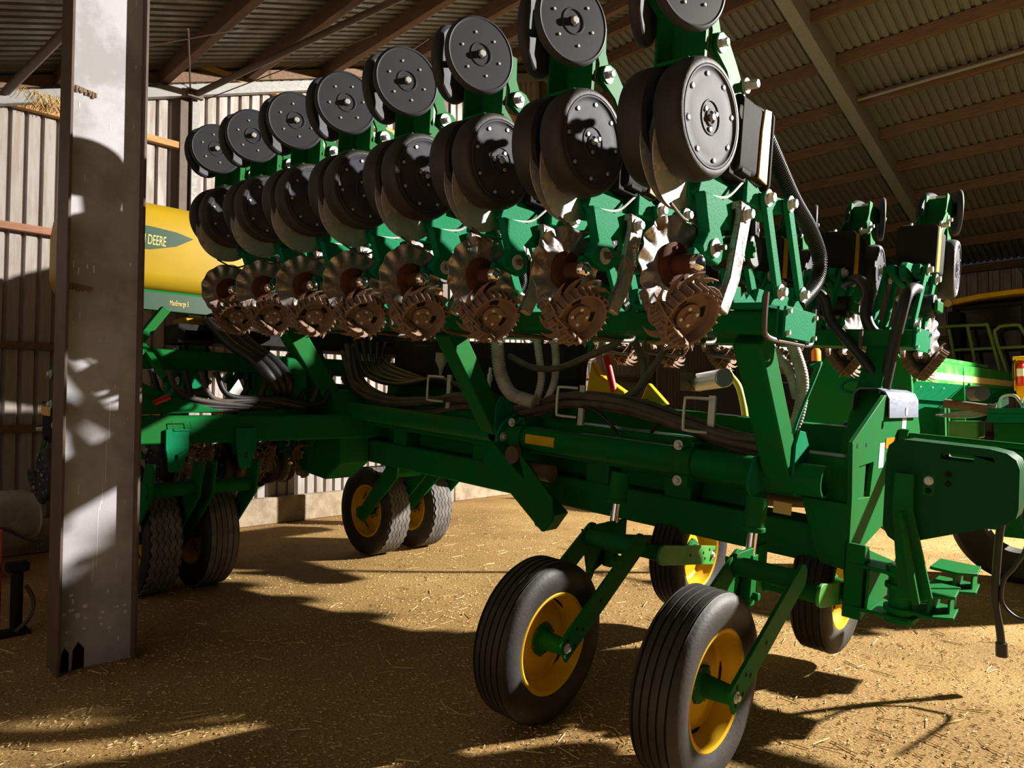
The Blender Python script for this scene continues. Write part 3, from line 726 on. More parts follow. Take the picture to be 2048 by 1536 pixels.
m = MB(); m.tube([(-.125, 1.36, -1.14), (-.125, 1.43, -1.05), (-.11, 1.62, -.80), (-.13, 1.66, -.785), (-.16, 1.62, -.80)], .009, 8, 4); m.build('hose_hook', GREEN2, p)
p, A, B, dv, nv = post(-2.30, .93, -.69, 1.45, -1.36); gusset(p, -2.22, 1.46, -1.37, 0, 1)
m = MB(); m.prism([(1.36, -1.52), (1.30, -1.46), (1.30, -1.38), (1.36, -1.30), (1.48, -1.24), (1.56, -1.26), (1.58, -1.38), (1.50, -1.52)], (-2.14, 0, 0), Y_, Z_, -.012, .012); lu = m.build('pivot_lug', GREEN2, p, bevel=.004)
m = MB(); m.lathe([(0, 0), (.034, 0), (.034, .008), (.018, .008), (.018, .025), (0, .025)], (-2.128, 1.36, -1.40), X_, 26); m.build('pivot_pin', WASHER, p)
p, A, B, dv, nv = post(-4.28, .90, -.69, 1.42, -1.38, .16, .17)
for xc in (-.02, -2.28, -4.25): post(xc, 2.46, -.64, 2.03, -1.36)
# main beams
m = MB(); m.box(-4.3, .1, 1.62, 1.84, -1.52, -1.269); m.build('upper_beam', GREEN, fr, bevel=.012)
m = MB(); m.box(-4.6, .1, 1.62, 1.90, -1.85, -1.643); m.build('lower_beam', GREEN, fr, bevel=.014)
m = MB(); m.box(-4.5, .1, 2.16, 2.36, -1.50, -1.135); m.build('rear_beam', GREEN, fr, bevel=.02)
for xx in (-.9, -1.5, -2.6, -3.6):
    m = MB(); m.box(xx - .09, xx + .09, 1.635, 1.82, -1.66, -1.5); m.build('beam_spacer', GREEN, fr, bevel=.004)
m = MB(); m.box(-4.3, -.42, 1.79, 1.80, -1.66, -1.5); m.build('beam_web', GREEN, fr)
m = MB()
m.prism([(-.14, -1.5), (.1, -1.5), (.1, -1.84), (-.02, -1.83), (-.05, -1.78)], (0, 1.60, 0), X_, Z_, 0, .02); m.build('beam_spacer', GREEN, fr, bevel=.004)
m = MB(); m.box(-.30, -.20, 1.615, 1.62, -1.62, -1.555); m.build('warning_decal', LETTER, fr)
m = MB(); m.box(-.34, -.20, 1.9, 1.95, -1.56, -1.53); m.build('yellow_decal', YELLOW, fr)
# end plate
m = MB(); m.prism([(1.516, -1.18), (2.007, -.955), (2.06, -.93), (2.80, -.93), (2.98, -1.15), (2.9, -1.9), (2.2, -1.69), (1.80, -1.77), (1.80, -2.14), (1.70, -2.10), (1.60, -1.84), (1.575, -1.47)], (.1, 0, 0), Y_, Z_, -.012, .012,
    holes=[[(1.69, -1.48), (1.66, -1.31), (1.93, -1.30), (1.90, -1.49)], circ(2.05, -1.10, .02, 12, .028)])
ep = m.build('frame_end_plate', GREEN, fr, bevel=.003)
for y, z in ((1.60, -1.20), (1.76, -1.20)):
    m = MB(); m.cyl((.1125, y, z), (.1135, y, z), .012, n=14); m.build('plate_hole', CABB, ep)
m = MB(); m.box(.113, .1145, 2.48, 2.58, -1.16, -1.06); m.build('label_plate', WHITE, ep)
m = MB(); m.box(.113, .1145, 2.02, 2.12, -1.34, -1.20); m.build('warning_plate', WHITE, ep)
m = MB(); m.box(.114, .1155, 2.14, 2.34, -1.235, -1.175); m.build('warning_plate', ORANGE, ep)
m = MB(); pr = [(-.07, -1.03), (-.065, -.93), (-.04, -.897), (.06, -.892), (.105, -.91), (.128, -.95), (.135, -1.06)]
m.prism(pr + [(x + (.008 if x < 0 else -.008 if x > .08 else 0), z - (.008 if z > -.92 else 0)) for x, z in pr[::-1]], (0, 2.09, 0), X_, Z_, -.70, 0); cv = m.build('saddle_cover', BLUEGREY, fr, bevel=.003)
m = MB(); m.cyl((.132, 2.47, -1.02), (.137, 2.47, -1.02), .026, n=20); m.build('cover_rivet', WHITE, cv)
# hitch: pin, lugs and bracket
m = MB(); m.cyl((.36, 1.60, -2.0), (.36, 1.60, -1.76), .052, n=32)
for z in (-1.775, -1.80, -1.86, -1.97, -2.02): m.ring((.36, 1.6, z), Z_, .072, .03, -.012, .012, 32)
hp = m.build('hitch_pin', GREEN, fr, bevel=.003)
m = MB(); m.lathe([(0, 0), (.05, 0), (.05, .01), (.036, .012), (.036, .026), (0, .03)], (.36, 1.6, -1.76), Z_, 28); m.build('pin_cap', WASHER, hp)
m = MB()
for z in (-1.795, -2.01): m.prism([(.11, 1.55), (.36, 1.53), (.43, 1.56), (.44, 1.64), (.40, 1.68), (.11, 1.95)], (0, 0, z), X_, Y_, -.010, .010)
m.prism([(1.55, -1.69), (1.62, -1.70), (1.66, -1.79), (1.66, -2.05), (1.55, -2.07)], (.16, 0, 0), Y_, Z_, -.05, .04); m.box(.22, .234, 1.52, 1.9, -2.0, -1.8)
m.build('hitch_lug', GREEN, fr, bevel=.005)
for k, (dy, dz) in enumerate(((0, 0), (.62, .0))):
    m = MB()
    for z in (-1.865, -1.965): m.prism([(.37, 1.56 + dy), (.50, 1.54 + dy), (.585, 1.62 + dy), (.57, 1.84 + dy), (.37, 1.84 + dy)], (0, 0, z + dz), X_, Y_, -.008, .008)
    m.box(.48, .492, 1.57 + dy, 1.82 + dy, -1.96 + dz, -1.865 + dz); m.box(.55, .56, 1.66 + dy, 1.82 + dy, -1.96 + dz, -1.865 + dz)
    m.build('hitch_bracket', GREEN, fr, bevel=.003)
m = MB(); m.prism([(.345, -1.285), (.425, -1.282), (.432, -1.45), (.535, -1.83), (.48, -1.86), (.40, -1.86), (.345, -1.45)], (0, 1.39, 0), X_, Z_, 0, .025)
m.prism([(.385, -1.46), (.402, -1.45), (.50, -1.85), (.47, -1.86)], (0, 1.345, 0), X_, Z_, 0, .05); m.build('weight_bracket', GREEN, fr, bevel=.003)
m = MB(); m.cyl((.135, 2.42, -1.165), (1.5, 2.42, -1.165), .022, n=20); m.cyl((.12, 2.42, -1.165), (.17, 2.42, -1.165), .042, n=20); m.build('hitch_bar', GREEN, fr)
m = MB(); m.box(.15, 1.5, 2.39, 2.45, -1.26, -1.185); m.build('hitch_bar', GREEN, fr, bevel=.004)
# fold cylinder and swing link below the tube
m = MB(); m.beam((-2.18, 1.34, -1.50), (-1.60, 1.34, -1.90), .16, .16, (0, 1, 0)); m.prism([(-1.86, -1.47), (-1.55, -1.72), (-1.53, -1.86), (-1.60, -1.95), (-1.68, -1.92)], (0, 1.24, 0), X_, Z_, 0, .02); sw = m.build('swing_link', GREEN, fr, bevel=.01)
m = MB(); m.bolt((-1.58, 1.235, -1.83), (0, -1, 0), .02, .012); m.build('link_bolt', WASHER, sw)
m = MB(); m.cyl((-1.95, 1.26, -1.50), (-1.95, 1.30, -1.50), .06, n=24); m.build('pulley', DKST, fr)
m = MB(); m.cyl((-2.1, 1.5, -1.62), (-1.78, 1.5, -1.62), .06, n=20); m.build('valve_block', RUSTY, fr)
# hinge tower where the wing meets the centre section
m = MB(); m.prism([(-4.7, -1.30), (-4.2, -1.22), (-4.0, -1.40), (-3.98, -1.85), (-4.2, -2.02), (-4.62, -2.0), (-4.75, -1.7)], (0, 1.30, 0), X_, Z_, -.3, .0)
m.prism([(-4.62, -1.60), (-4.45, -1.50), (-4.3, -1.6), (-4.4, -1.75)], (0, 1.27, 0), X_, Z_, -.02, .02); ht = m.build('hinge_tower', GREEN, fr, bevel=.012)
m = MB(); m.prism([(-4.72, -1.58), (-4.56, -1.52), (-4.5, -1.58), (-4.62, -1.72), (-4.70, -1.70)], (0, 1.25, 0), X_, Z_, -.02, .0); m.build('hinge_tab', GALV, ht, bevel=.01)
m = MB(); m.prism([(1.28, -.78), (1.36, -.70), (1.50, -.72), (1.66, -1.10), (1.62, -1.34), (1.40, -1.36), (1.30, -1.12)], (-4.78, 0, 0), Y_, Z_, -.01, .01); wp = m.build('wing_plate', GREEN2, fr, bevel=.004)
for y, z in ((1.40, -.88), (1.49, -1.0), (1.55, -1.22)):
    m = MB(); m.bolt((-4.77, y, z), X_, .016, .012); m.build('bolt', WASHER, wp)
m = MB(); m.cyl((-4.62, 1.60, -1.27), (-4.46, 1.60, -1.27), .10, n=28); fb = m.build('flange_bearing', GREEN, fr)
m = MB(); m.prism([(1.54, -1.22), (1.66, -1.22), (1.67, -1.25), (1.60, -1.35), (1.585, -1.35)], (-4.455, 0, 0), Y_, Z_, 0, .015); m.bolt((-4.44, 1.60, -1.27), X_, .025, .03); m.build('bearing_flange', WASHER, fb)
# tall slotted plate of the back wing seen through the gap
m = MB(); m.prism([(-2.36, -.45), (-1.92, -.50), (-2.0, -.72), (-2.06, -1.14), (-2.30, -1.14), (-2.33, -.8)], (0, 2.14, 0), X_, Z_, -.02, .02, holes=[[(-2.22, -1.12), (-2.22, -.95), (-2.19, -.90), (-2.15, -.90), (-2.12, -.95), (-2.12, -1.12)]])
m.build('slotted_plate', BRGREEN if False else GREEN2, fr, bevel=.003)
m = MB(); m.box(-1.62, -1.40, 2.05, 2.06, -1.15, -1.07); m.build('small_tab', GREEN2, fr)
# hoses along the beam
def hose(path, r, mt, name='hydraulic_hose', **k):
    m = MB(); m.tube(path, r, k.get('n', 10), 8, corr=k.get('corr')); return m.build(name, mt, fr, angle=75)
rb = random.Random(2)
base = [(-4.383, 1.55, -.80), (-4.174, 1.55, -1.13), (-3.725, 1.55, -1.25), (-3.2, 1.55, -1.225), (-2.735, 1.55, -1.15), (-2.345, 1.57, -1.225), (-2.06, 1.55, -1.185), (-1.754, 1.55, -1.078), (-1.268, 1.55, -1.085), (-.84, 1.53, -1.155), (-.58, 1.54, -1.215), (-.40, 1.58, -1.235), (-.24, 1.62, -1.245)]
for k, (dz, dy, r) in enumerate(((0, 0, .026), (-.045, -.01, .026), (-.02, .05, .024), (-.065, .04, .024), (.01, .10, .02))):
    hose([(x + rb.uniform(-.03, .03), y + dy, z + dz + rb.uniform(-.012, .012) + (rb.uniform(-.05, .05) if -3.6 < x < -2.5 else 0)) for x, y, z in base], r, BHOSE)
for k in range(5):
    y0 = 1.6 + .05 * k
    hose([(-4.3 + .05 * k, y0, -.75), (-4.1, y0, -1.05 + .03 * k), (-3.6, y0 - .03, -1.12 + .02 * k), (-3.1, y0, -1.04 - .02 * k), (-2.7, y0 - .05, -1.12), (-2.45, y0, -1.2)], .02 + .003 * (k % 2), BLACK)
hose([(-2.252, 1.36, -.62), (-2.235, 1.36, -.80), (-2.19, 1.36, -.96), (-2.08, 1.36, -1.09), (-1.90, 1.40, -1.14)], .045, GHOSE, 'air_hose', n=18, corr=(.0035, .02))
hose([(-2.02, 1.5, -.60), (-1.97, 1.5, -.80), (-1.93, 1.5, -.98), (-1.97, 1.5, -1.15)], .026, GHOSE, 'air_hose', corr=(.0015, .02))
hose([(-1.93, 1.56, -.60), (-1.87, 1.56, -.78), (-1.86, 1.56, -.98), (-1.92, 1.56, -1.13)], .026, GHOSE, 'air_hose')
hose([(-2.151, 1.40, -.83), (-1.914, 1.38, -.90), (-1.70, 1.38, -.895), (-1.50, 1.4, -.82), (-1.3, 1.5, -.70)], .022, BHOSE)
hose([(-.40, 1.72, -.50), (-.325, 1.7, -.62), (-.267, 1.7, -.739), (-.222, 1.7, -.876), (-.225, 1.7, -1.04), (-.27, 1.7, -1.17), (-.4, 1.7, -1.28)], .033, GHOSE, 'air_hose', n=14, corr=(.0012, .016))
hose([(-.50, 1.72, -.62), (-.40, 1.72, -.72), (-.30, 1.72, -.84), (-.25, 1.72, -.98)], .028, GHOSE, 'air_hose', n=14, corr=(.0015, .016))
hose([(-1.55, 1.9, -.55), (-1.42, 1.9, -.72), (-1.32, 1.85, -.92), (-1.42, 1.8, -1.06), (-1.6, 1.8, -1.12)], .026, BHOSE)
hose([(-1.2, 1.9, -.72), (-1.28, 1.85, -.88), (-1.36, 1.8, -1.03), (-1.5, 1.8, -1.1)], .026, BHOSE)
hose([(-.50, 2.20, -.30), (-.345, 2.26, -.33), (-.30, 2.3, -.46), (-.227, 2.3, -.563), (-.071, 2.3, -.742), (.006, 2.3, -.858), (.027, 2.3, -.962), (-.02, 2.3, -1.07), (-.15, 2.3, -1.14)], .030, BLACK, 'seed_hose', n=14)
hose([(.02, 3.02, -.06), (.05, 2.95, -.16), (.11, 2.62, -.26), (.13, 2.40, -.29), (.119, 2.3, -.368), (.082, 2.3, -.603), (.051, 2.3, -.841), (.03, 2.3, -.98), (-.05, 2.32, -1.12)], .034, BLACK, 'seed_hose', n=14)
hose([(-.48, 3.02, -.06), (-.42, 2.9, -.17), (-.22, 2.55, -.20), (-.12, 2.42, -.30), (-.11, 2.38, -.44), (-.07, 2.40, -.54), (.02, 2.5, -.60)], .034, BLACK, 'seed_hose', n=14)
hose([(-1.66, 1.56, -1.14), (-1.5, 1.52, -1.15), (-1.38, 1.54, -1.22), (-1.32, 1.58, -1.30)], .012, BLACK)
hose([(-1.08, 1.58, -1.26), (-1.0, 1.55, -1.19), (-.85, 1.55, -1.19), (-.70, 1.57, -1.25)], .012, BLACK)
for x0 in (-1.73, -.79, -3.05):
    m = MB(); m.tube([(x0 + .12, 1.50, -1.02), (x0 + .02, 1.44, -1.02), (x0, 1.44, -1.04), (x0, 1.44, -1.19), (x0 + .02, 1.44, -1.21), (x0 + .12, 1.5, -1.215)], .009, 8, 4); m.box(x0 + .09, x0 + .13, 1.56, 1.58, -1.27, -1.0); m.build('hose_guide', WASHER, fr)
m = MB(); m.tube([(.02, 2.3, -.97), (-.05, 2.25, -.86), (-.14, 2.22, -.86), (-.16, 2.2, -.91), (-.05, 2.2, -.94)], .009, 8, 4); m.build('hose_guide', GREEN2, fr)
m = MB(); m.box(-4.25, -2.0, 2.03, 2.14, -1.14, -.70); m.box(-3.9, -3.5, 1.97, 2.04, -1.1, -.75); mh = m.build('gap_shade_box', MATTE, fr, bevel=.02)  # dark box added in the gap to keep light off the foreground floor
for x0 in (-3.72, -3.52):
    m = MB(); m.lathe([(0, 0), (.012, 0), (.02, .06), (.055, .13), (.055, .2), (0, .2)], (x0 + .35, 1.86, -1.02), Z_, 20); m.build('white_funnel', TANKW, mh)
m = MB(); m.cyl((-2.62, 1.7, -1.10), (-2.62, 1.7, -.92), .014, n=12); m.cyl((-2.62, 1.7, -1.03), (-2.62, 1.7, -.97), .022, n=6); m.build('hydraulic_fitting', WASHER, fr)
m = MB(); m.cyl((-2.85, 1.7, -1.12), (-2.80, 1.7, -.86), .016, n=12); m.cyl((-2.84, 1.7, -1.05), (-2.83, 1.7, -.99), .024, n=6); m.build('hydraulic_fitting', RUSTY, fr)
# centre machinery
m = MB(); m.cyl((-1.36, 2.7, -.93), (-.98, 2.35, -.885), .068, n=32); cy = m.build('hydraulic_motor', ALU, fr, bevel=.01)
m = MB(); m.box(-1.47, -1.36, 2.62, 2.80, -1.0, -.86); m.cyl((-1.4, 2.58, -.95), (-1.4, 2.63, -.95), .03, n=16); m.cyl((-1.32, 2.58, -.91), (-1.32, 2.63, -.91), .03, n=16); m.build('motor_head', RUSTY, cy, bevel=.01)

# ------------------------------------------------------------------ weights
def weight(k, label):
    y0 = 1.415 + .057 * k
    o = [(.293, -1.21), (.30, -1.165), (.325, -1.14), (.36, -1.130), (.70, -1.134), (.76, -1.145), (.795, -1.17), (.81, -1.21), (.817, -1.38), (.81, -1.42), (.78, -1.45), (.40, -1.612), (.36, -1.615), (.325, -1.595), (.30, -1.55)]
    m = MB(); m.prism(o, (0, y0, 0), X_, Z_, -.05, 0, holes=[rrect(.515, .645, -1.20, -1.172, .012, 3)])
    t = tag(m.build('suitcase_weight', WGREEN, bevel=.004), label, 'weight', 'suitcase weights on the frame end'); t.matrix_world = WM
    if k == 0:
        for x, z in ((.478, -1.352), (.552, -1.266), (.554, -1.31)):
            m = MB(); m.cyl((x, 1.4145, z), (x, 1.4135, z), .014, n=18); m.build('bolt_hole', CABB, t)
        m = MB(); m.lathe([(0, 0), (.020, 0), (.020, .006), (.013, .008), (.013, .016), (0, .016)], (.477, 1.415, -1.307), (0, -1, 0), 24); m.build('bolt', WASHER, t)
        m = MB(); m.box(.455, .50, 1.4145, 1.4155, -1.375, -1.28); m.build('recess', GREEN, t)
    return t
for k, l in enumerate(('dark green suitcase weight at the right frame end, front one of the stack', 'green suitcase weight just behind the front one of the stack', 'green suitcase weight third from the front of the stack', 'green suitcase weight at the back of the stack')): weight(k, l)

# ------------------------------------------------------------------ wheels
def tyre_prof(Rr, hw, ri):
    o = []
    side = [(ri, .80), (ri + .03 * Rr / .375, .93), (ri + (Rr - ri) * .45, 1.0), (ri + (Rr - ri) * .75, .97), (Rr * .975, .80), (Rr * .985, .70)]
    for r, f in side: o.append((r, f * hw))
    g = .011
    for f in (.62, .28, -.05, -.36, -.66):
        o += [(Rr - g * .2, (f + .05) * hw), (Rr - g, (f + .045) * hw), (Rr - g, (f - .01) * hw), (Rr, (f - .02) * hw)]
    for r, f in side[::-1]: o.append((r, -f * hw))
    return o
def wheel_parts(t, Rr, hw, ri, tread='rib', axis=(1, 0, 0), inset=.0):
    ax = Vector(axis); a, u, v = basis(ax)
    if tread == 'rib':
        m = MB(); m.lathe(tyre_prof(Rr, hw, ri), (0, 0, 0), ax, 96); ty = m.build('tyre', RUBBER, t, angle=50)
    else:
        m = MB(); side = [(ri, .75), (ri + .04, .95), (ri + (Rr - ri) * .5, 1.0), (Rr * .93, .97), (Rr * .972, .90), (Rr - .012, .82)]
        m.lathe([(r, f * hw) for r, f in side] + [(r, -f * hw) for r, f in side[::-1]], (0, 0, 0), ax, 96); ty = m.build('tyre', RUBBER, t)
        m = MB(); NZ = 132
        for k in range(5):
            h0 = hw * (-.80 + .325 * k); h1 = h0 + hw * .27
            vs = []; fs = []
            for j in range(NZ):
                th = 2 * PI * j / NZ; d = u * math.cos(th) + v * math.sin(th); zz = hw * .055 * (1 if (j // 2) % 2 else -1) * (1 if tread == 'zigzag' else .0)
                for h, r in ((h0, Rr - .014), (h0, Rr), (h1, Rr), (h1, Rr - .014)): vs.append(d * r + a * (h + zz))
            for j in range(NZ):
                j2 = (j + 1) % NZ
                for q in range(3): fs.append((j * 4 + q, j * 4 + q + 1, j2 * 4 + q + 1, j2 * 4 + q))
            m.add(vs, fs)
        m.build('tread', GREYRUB, ty, angle=20)
    s = ri / .225
    m = MB(); m.lathe([(ri + .008, hw * .80), (ri - .002, hw * .84), (ri - .014, hw * .78), (ri - .02, hw * .45), (ri - .035, hw * .30), (ri - .04, hw * .05), (ri - .055, -hw * .05), (.15 * s, -hw * .02), (.135 * s, hw * .05), (.085 * s, hw * .10), (.08 * s, hw * .10), (0, hw * .10)], (0, 0, 0), ax, 72)
    m.lathe([(ri + .008, -hw * .80), (ri - .014, -hw * .78), (ri - .03, -hw * .4), (.13 * s, -hw * .15), (0, -hw * .15)], (0, 0, 0), ax, 48)
    rim = m.build('rim', YELLOW, t)
    m = MB(); m.bolt((0, 0, 0), a, .010, .012, False)
    copies(m.build('wheel_nut', DKST, rim), [(u * math.cos(2 * PI * k / 6 + .3) + v * math.sin(2 * PI * k / 6 + .3)) * .068 * s + a * hw * .10 for k in range(6)], rim)
    for k in range(4):
        m = MB(); an = 2 * PI * k / 4 + .9; c = u * math.cos(an) + v * math.sin(an); tt = a.cross(c)
        m.add([c * (ri - .05) + tt * (-.06 * s) + a * hw * .03, c * (ri - .041) + tt * (-.02 * s) + a * hw * .09, c * (ri - .041) + tt * (.02 * s) + a * hw * .09, c * (ri - .05) + tt * (.06 * s) + a * hw * .03], [(0, 1, 2, 3)])
        m.build('rim_slot', CABB, rim)
    return ty, rim
def support_wheel(label, xc, yc, zc, pivot, xs=.15, mtarm=GREEN, cyl=True, flip=1, seed=0):
    t = thing('support_wheel', label, 'wheel', WM @ T(xc, yc, zc), 'support wheels under the wing frame')
    ty, rim = wheel_parts(t, .372, .105, .232)
    rim.rotation_euler = (seed, 0, 0)
    m = MB(); m.lathe([(.075, .0), (.075, .02), (.045, .03), (.042, .07), (.036, xs - .006), (0, xs - .006)], (0, 0, 0), X_, 32); hub = m.build('hub', GREEN, t, bevel=.003)
    # arm plates beside the tyre
    py, pz = pivot[0] - yc, pivot[1] - zc; d = Vector((0, py, pz)).normalized(); n = Vector((0, -d.z, d.y)); P = Vector((0, py, pz))
    w = .058
    A = -d * .035
    pts = [A + n * w, A - n * w] + [P - n * w * math.cos(R(q)) + d * (w * math.sin(R(q)) + .03) for q in range(0, 181, 20)]
    m = MB(); m.prism([(p.y, p.z) for p in pts], (xs, 0, 0), Y_, Z_, -.008, .008)
    m.prism([(p.y, p.z) for p in [A + n * w, A - n * w, A - n * (w - .012), A + n * (w - .012)]], (xs - .05, 0, 0), Y_, Z_, 0, .05) if False else None
    arm = m.build('wheel_arm', mtarm, t, bevel=.002)
    m = MB(); m.prism([(p.y, p.z) for p in pts], (-xs, 0, 0), Y_, Z_, -.008, .008); m.build('wheel_arm', mtarm, t, bevel=.002)
    for k, (s_, q_) in enumerate(((.10, .02), (.13, -.015), (.02, .03), (-.015, -.028), (.05, -.035), (.30, .0))):
        m = MB(); c = d * s_ + n * q_; m.cyl((xs + .0082, c.y, c.z), (xs + .0095, c.y, c.z), .009, n=12); m.build('bolt_hole', CABB, arm)
    m = MB(); m.bolt((xs + .008, 0, 0), X_, .014, .014); m.build('axle_bolt', CHROME, arm)
    m = MB(); m.cyl((-xs - .02, py, pz), (xs + .0, py, pz), .045, n=24); m.box(-xs, -xs + .02, py - .02, py + .35 * flip if flip > 0 else py + .02, pz - .05, pz + .06); m.build('pivot_shaft', GREEN, t, bevel=.004)
    if cyl:
        q = Vector((-.15, 1.10 - yc, -1.80 + .02 - zc)); e = Vector((-.15, 1.14 - yc, -1.47 - zc))
        m = MB(); m.cyl(e, (q + e) * .5 + Vector((0, 0, .0)), .052, n=28); m.cyl((e + q) * .5 + Vector((0, 0, .01)), (e + q) * .5 + Vector((0, 0, -.015)), .056, n=28); bc = m.build('lift_cylinder', GREEN, t, bevel=.004)
        m = MB(); m.cyl((q + e) * .5, q + Vector((0, 0, -.02)), .026, n=24); m.build('cylinder_rod', ROD, bc)
        m = MB(); m.beam(q + Vector((0, 0, .03)), q + Vector((0, -.01, -.22)), .07, .06, (1, 0, 0)); m.prism([(q.y - .02, q.z - .05), (q.y + .03, q.z - .16), (py + .05, pz - .03), (py - .02, pz + .04), (q.y - .18, q.z - .25), (q.y - .16, q.z - .3)], (-.19, 0, 0), Y_, Z_, 0, .02)
        m.cyl((q.x - .06, q.y, q.z - .17), (q.x + .06, q.y, q.z - .17), .02, n=16); m.build('rod_clevis', GREEN, bc, bevel=.005)
    return t
support_wheel('wheel in the foreground right, nearest to the camera, touching the lower picture edge', -.05, .31, -2.105, (.92, -1.775), seed=.6)
support_wheel('front wheel on the floor, second from the near end, whole tyre in view', -.85, .31, -2.175, (.86, -1.80), seed=0)
support_wheel('wheel raised just off the floor behind the nearest wheel, under the frame end plate', -.07, 1.93, -2.02, (1.34, -1.93), cyl=False, flip=-1, mtarm=BRGREEN, seed=1.2)
support_wheel('wheel half hidden behind the two front wheels, with a bright green arm', -.94, 1.93, -2.02, (1.34, -1.93), cyl=False, flip=-1, mtarm=BRGREEN, seed=.3)

# ------------------------------------------------------------------ centre section (world axes)
cf = thing('centre_section', 'green centre section of the planter with toolbar, stands and brackets, left behind the column', 'planter frame', T(0, 0, 0))
m = MB(); m.box(-5.55, -5.30, 1.60, 6.2, 1.20, 1.41); m.build('front_beam', GREEN, cf, bevel=.015)
m = MB(); m.box(-6.12, -5.95, 1.62, 6.2, 1.785, 1.945); m.build('centre_toolbar', GREEN, cf, bevel=.012)
for y in (2.9, 5.0):
    m = MB(); m.box(-6.4, -5.5, y, y + .2, 1.25, 1.9); m.build('frame_leg', GREEN, cf, bevel=.02)
for y0 in (1.855, 2.375):
    m = MB(); m.prism([(y0, 1.31), (y0 + .16, 1.31), (y0 + .165, 1.17), (y0 + .11, 1.0), (y0 + .03, 1.0), (y0 - .0, 1.17)], (-5.295, 0, 0), Y_, Z_, 0, .02, holes=[rrect(y0 + .065, y0 + .085, 1.08, 1.125, .008, 3)]); b = m.build('leg_bracket', GREEN2, cf, bevel=.004)
m = MB(); m.tube([(-5.27, 1.90, 1.365), (-5.27, 2.02, 1.365), (-5.27, 2.03, 1.30), (-5.27, 1.91, 1.30), (-5.27, 1.90, 1.365)], .003, 6, 0); m.build('handle_plate', GREEN2, cf)
m = MB(); m.prism([(1.55, 1.42), (1.85, 1.42), (2.3, 1.44), (1.9, 1.55), (1.6, 1.7), (1.5, 1.7)], (-5.35, 0, 0), Y_, Z_, 0, .02); m.build('corner_plate', GREEN, cf, bevel=.003)
for k in range(6):
    m = MB(); y0 = 1.7 + .12 * k; m.tube([(-5.5, y0, 1.75), (-5.45, y0 + .1, 1.5 + .03 * (k % 3)), (-5.42, y0 + .5, 1.45 + .02 * k), (-5.45, y0 + .9, 1.5), (-5.6, y0 + 1.1, 1.8)], .022, 10, 8); m.build('hydraulic_hose', BLACK if k % 2 else BHOSE, cf)
m = MB(); m.cyl((-5.3, 1.78, 1.50), (-5.3, 1.88, 1.545), .022, n=14); m.build('red_coupler', RED, cf)
m = MB(); m.prism([(2.34, 1.50), (2.38, 1.40), (2.52, 1.62), (2.48, 1.70)], (-5.5, 0, 0), Y_, Z_, 0, .01); m.build('label_plate', WHITE, cf)
for k in range(3):
    m = MB(); m.tube([(-5.9, 2.40 + .09 * k, 2.2), (-5.7, 2.50 + .09 * k, 2.0), (-5.5, 2.62 + .09 * k, 1.85), (-5.42, 2.74 + .07 * k, 1.68), (-5.6, 2.9, 1.5)], .045, 12, 8); m.build('air_hose', BLACK, cf)
m = MB(); m.box(-6.3, -5.9, 2.2, 5.2, 2.02, 2.12); m.box(-6.2, -5.9, 2.15, 2.45, 2.0, 2.16); m.box(-6.2, -5.95, 2.5, 4.6, 2.12, 2.3); m.build('drive_housing', MATTE, cf, bevel=.01)
def transport_wheel(label, y, tread, s=-1, hid=0):
    t = thing('transport_wheel', label, 'wheel', T(-5.95, y, .44), 'transport wheels under the centre section')
    wheel_parts(t, .44, .135, .255, tread, axis=(0, s, 0))
    for sd in (-1, 1):
        m = MB(); yy = sd * .17
        m.prism([(-.08, -.05), (.05, -.10), (.60, .36), (.66, .62), (.50, .62), (.42, .45)], (0, yy, 0), X_, Z_, -.010, .010); m.build('wheel_leg', GREEN, t, bevel=.003)
    m = MB(); m.cyl((0, -.19, 0), (0, .19, 0), .05, n=24); m.build('axle', GREEN, t)
    m = MB(); m.cyl((.52, -.19, .42), (.52, .19, .42), .055, n=24); m.build('pivot_shaft', GREEN, t)
    return t
transport_wheel('large tyre with zigzag tread partly hidden by the steel column', 1.96, 'zigzag')
transport_wheel('large tyre with worn ribbed tread just right of the steel column', 2.40, 'ribbed')
transport_wheel('left zigzag-tread wheel with yellow rim under the planter frame', 4.12, 'zigzag')
transport_wheel('right zigzag-tread wheel of the far pair, rim mostly hidden', 4.66, 'zigzag')
# row units below the centre toolbar
lc = ['row unit on the centre section seen left of the steel column', 'row unit on the centre section right of the column, behind the ribbed tyre', 'row unit with small toothed wheels under the front beam, left of two', 'row unit with small toothed wheels under the front beam, right of two']
for k, y in enumerate((1.53, 2.36, 2.92, 3.38)):
    Mx = Matrix(((0, 0, -1, -6.62), (-1, 0, 0, y), (0, 1, 0, .93), (0, 0, 0, 1)))
    u_ = dup(unit, Mx, lc[k], 'row units on the centre section', skip=('vacuum_hose', 'hose_elbow', 'u_bolt')); spin(u_, 70 + k)
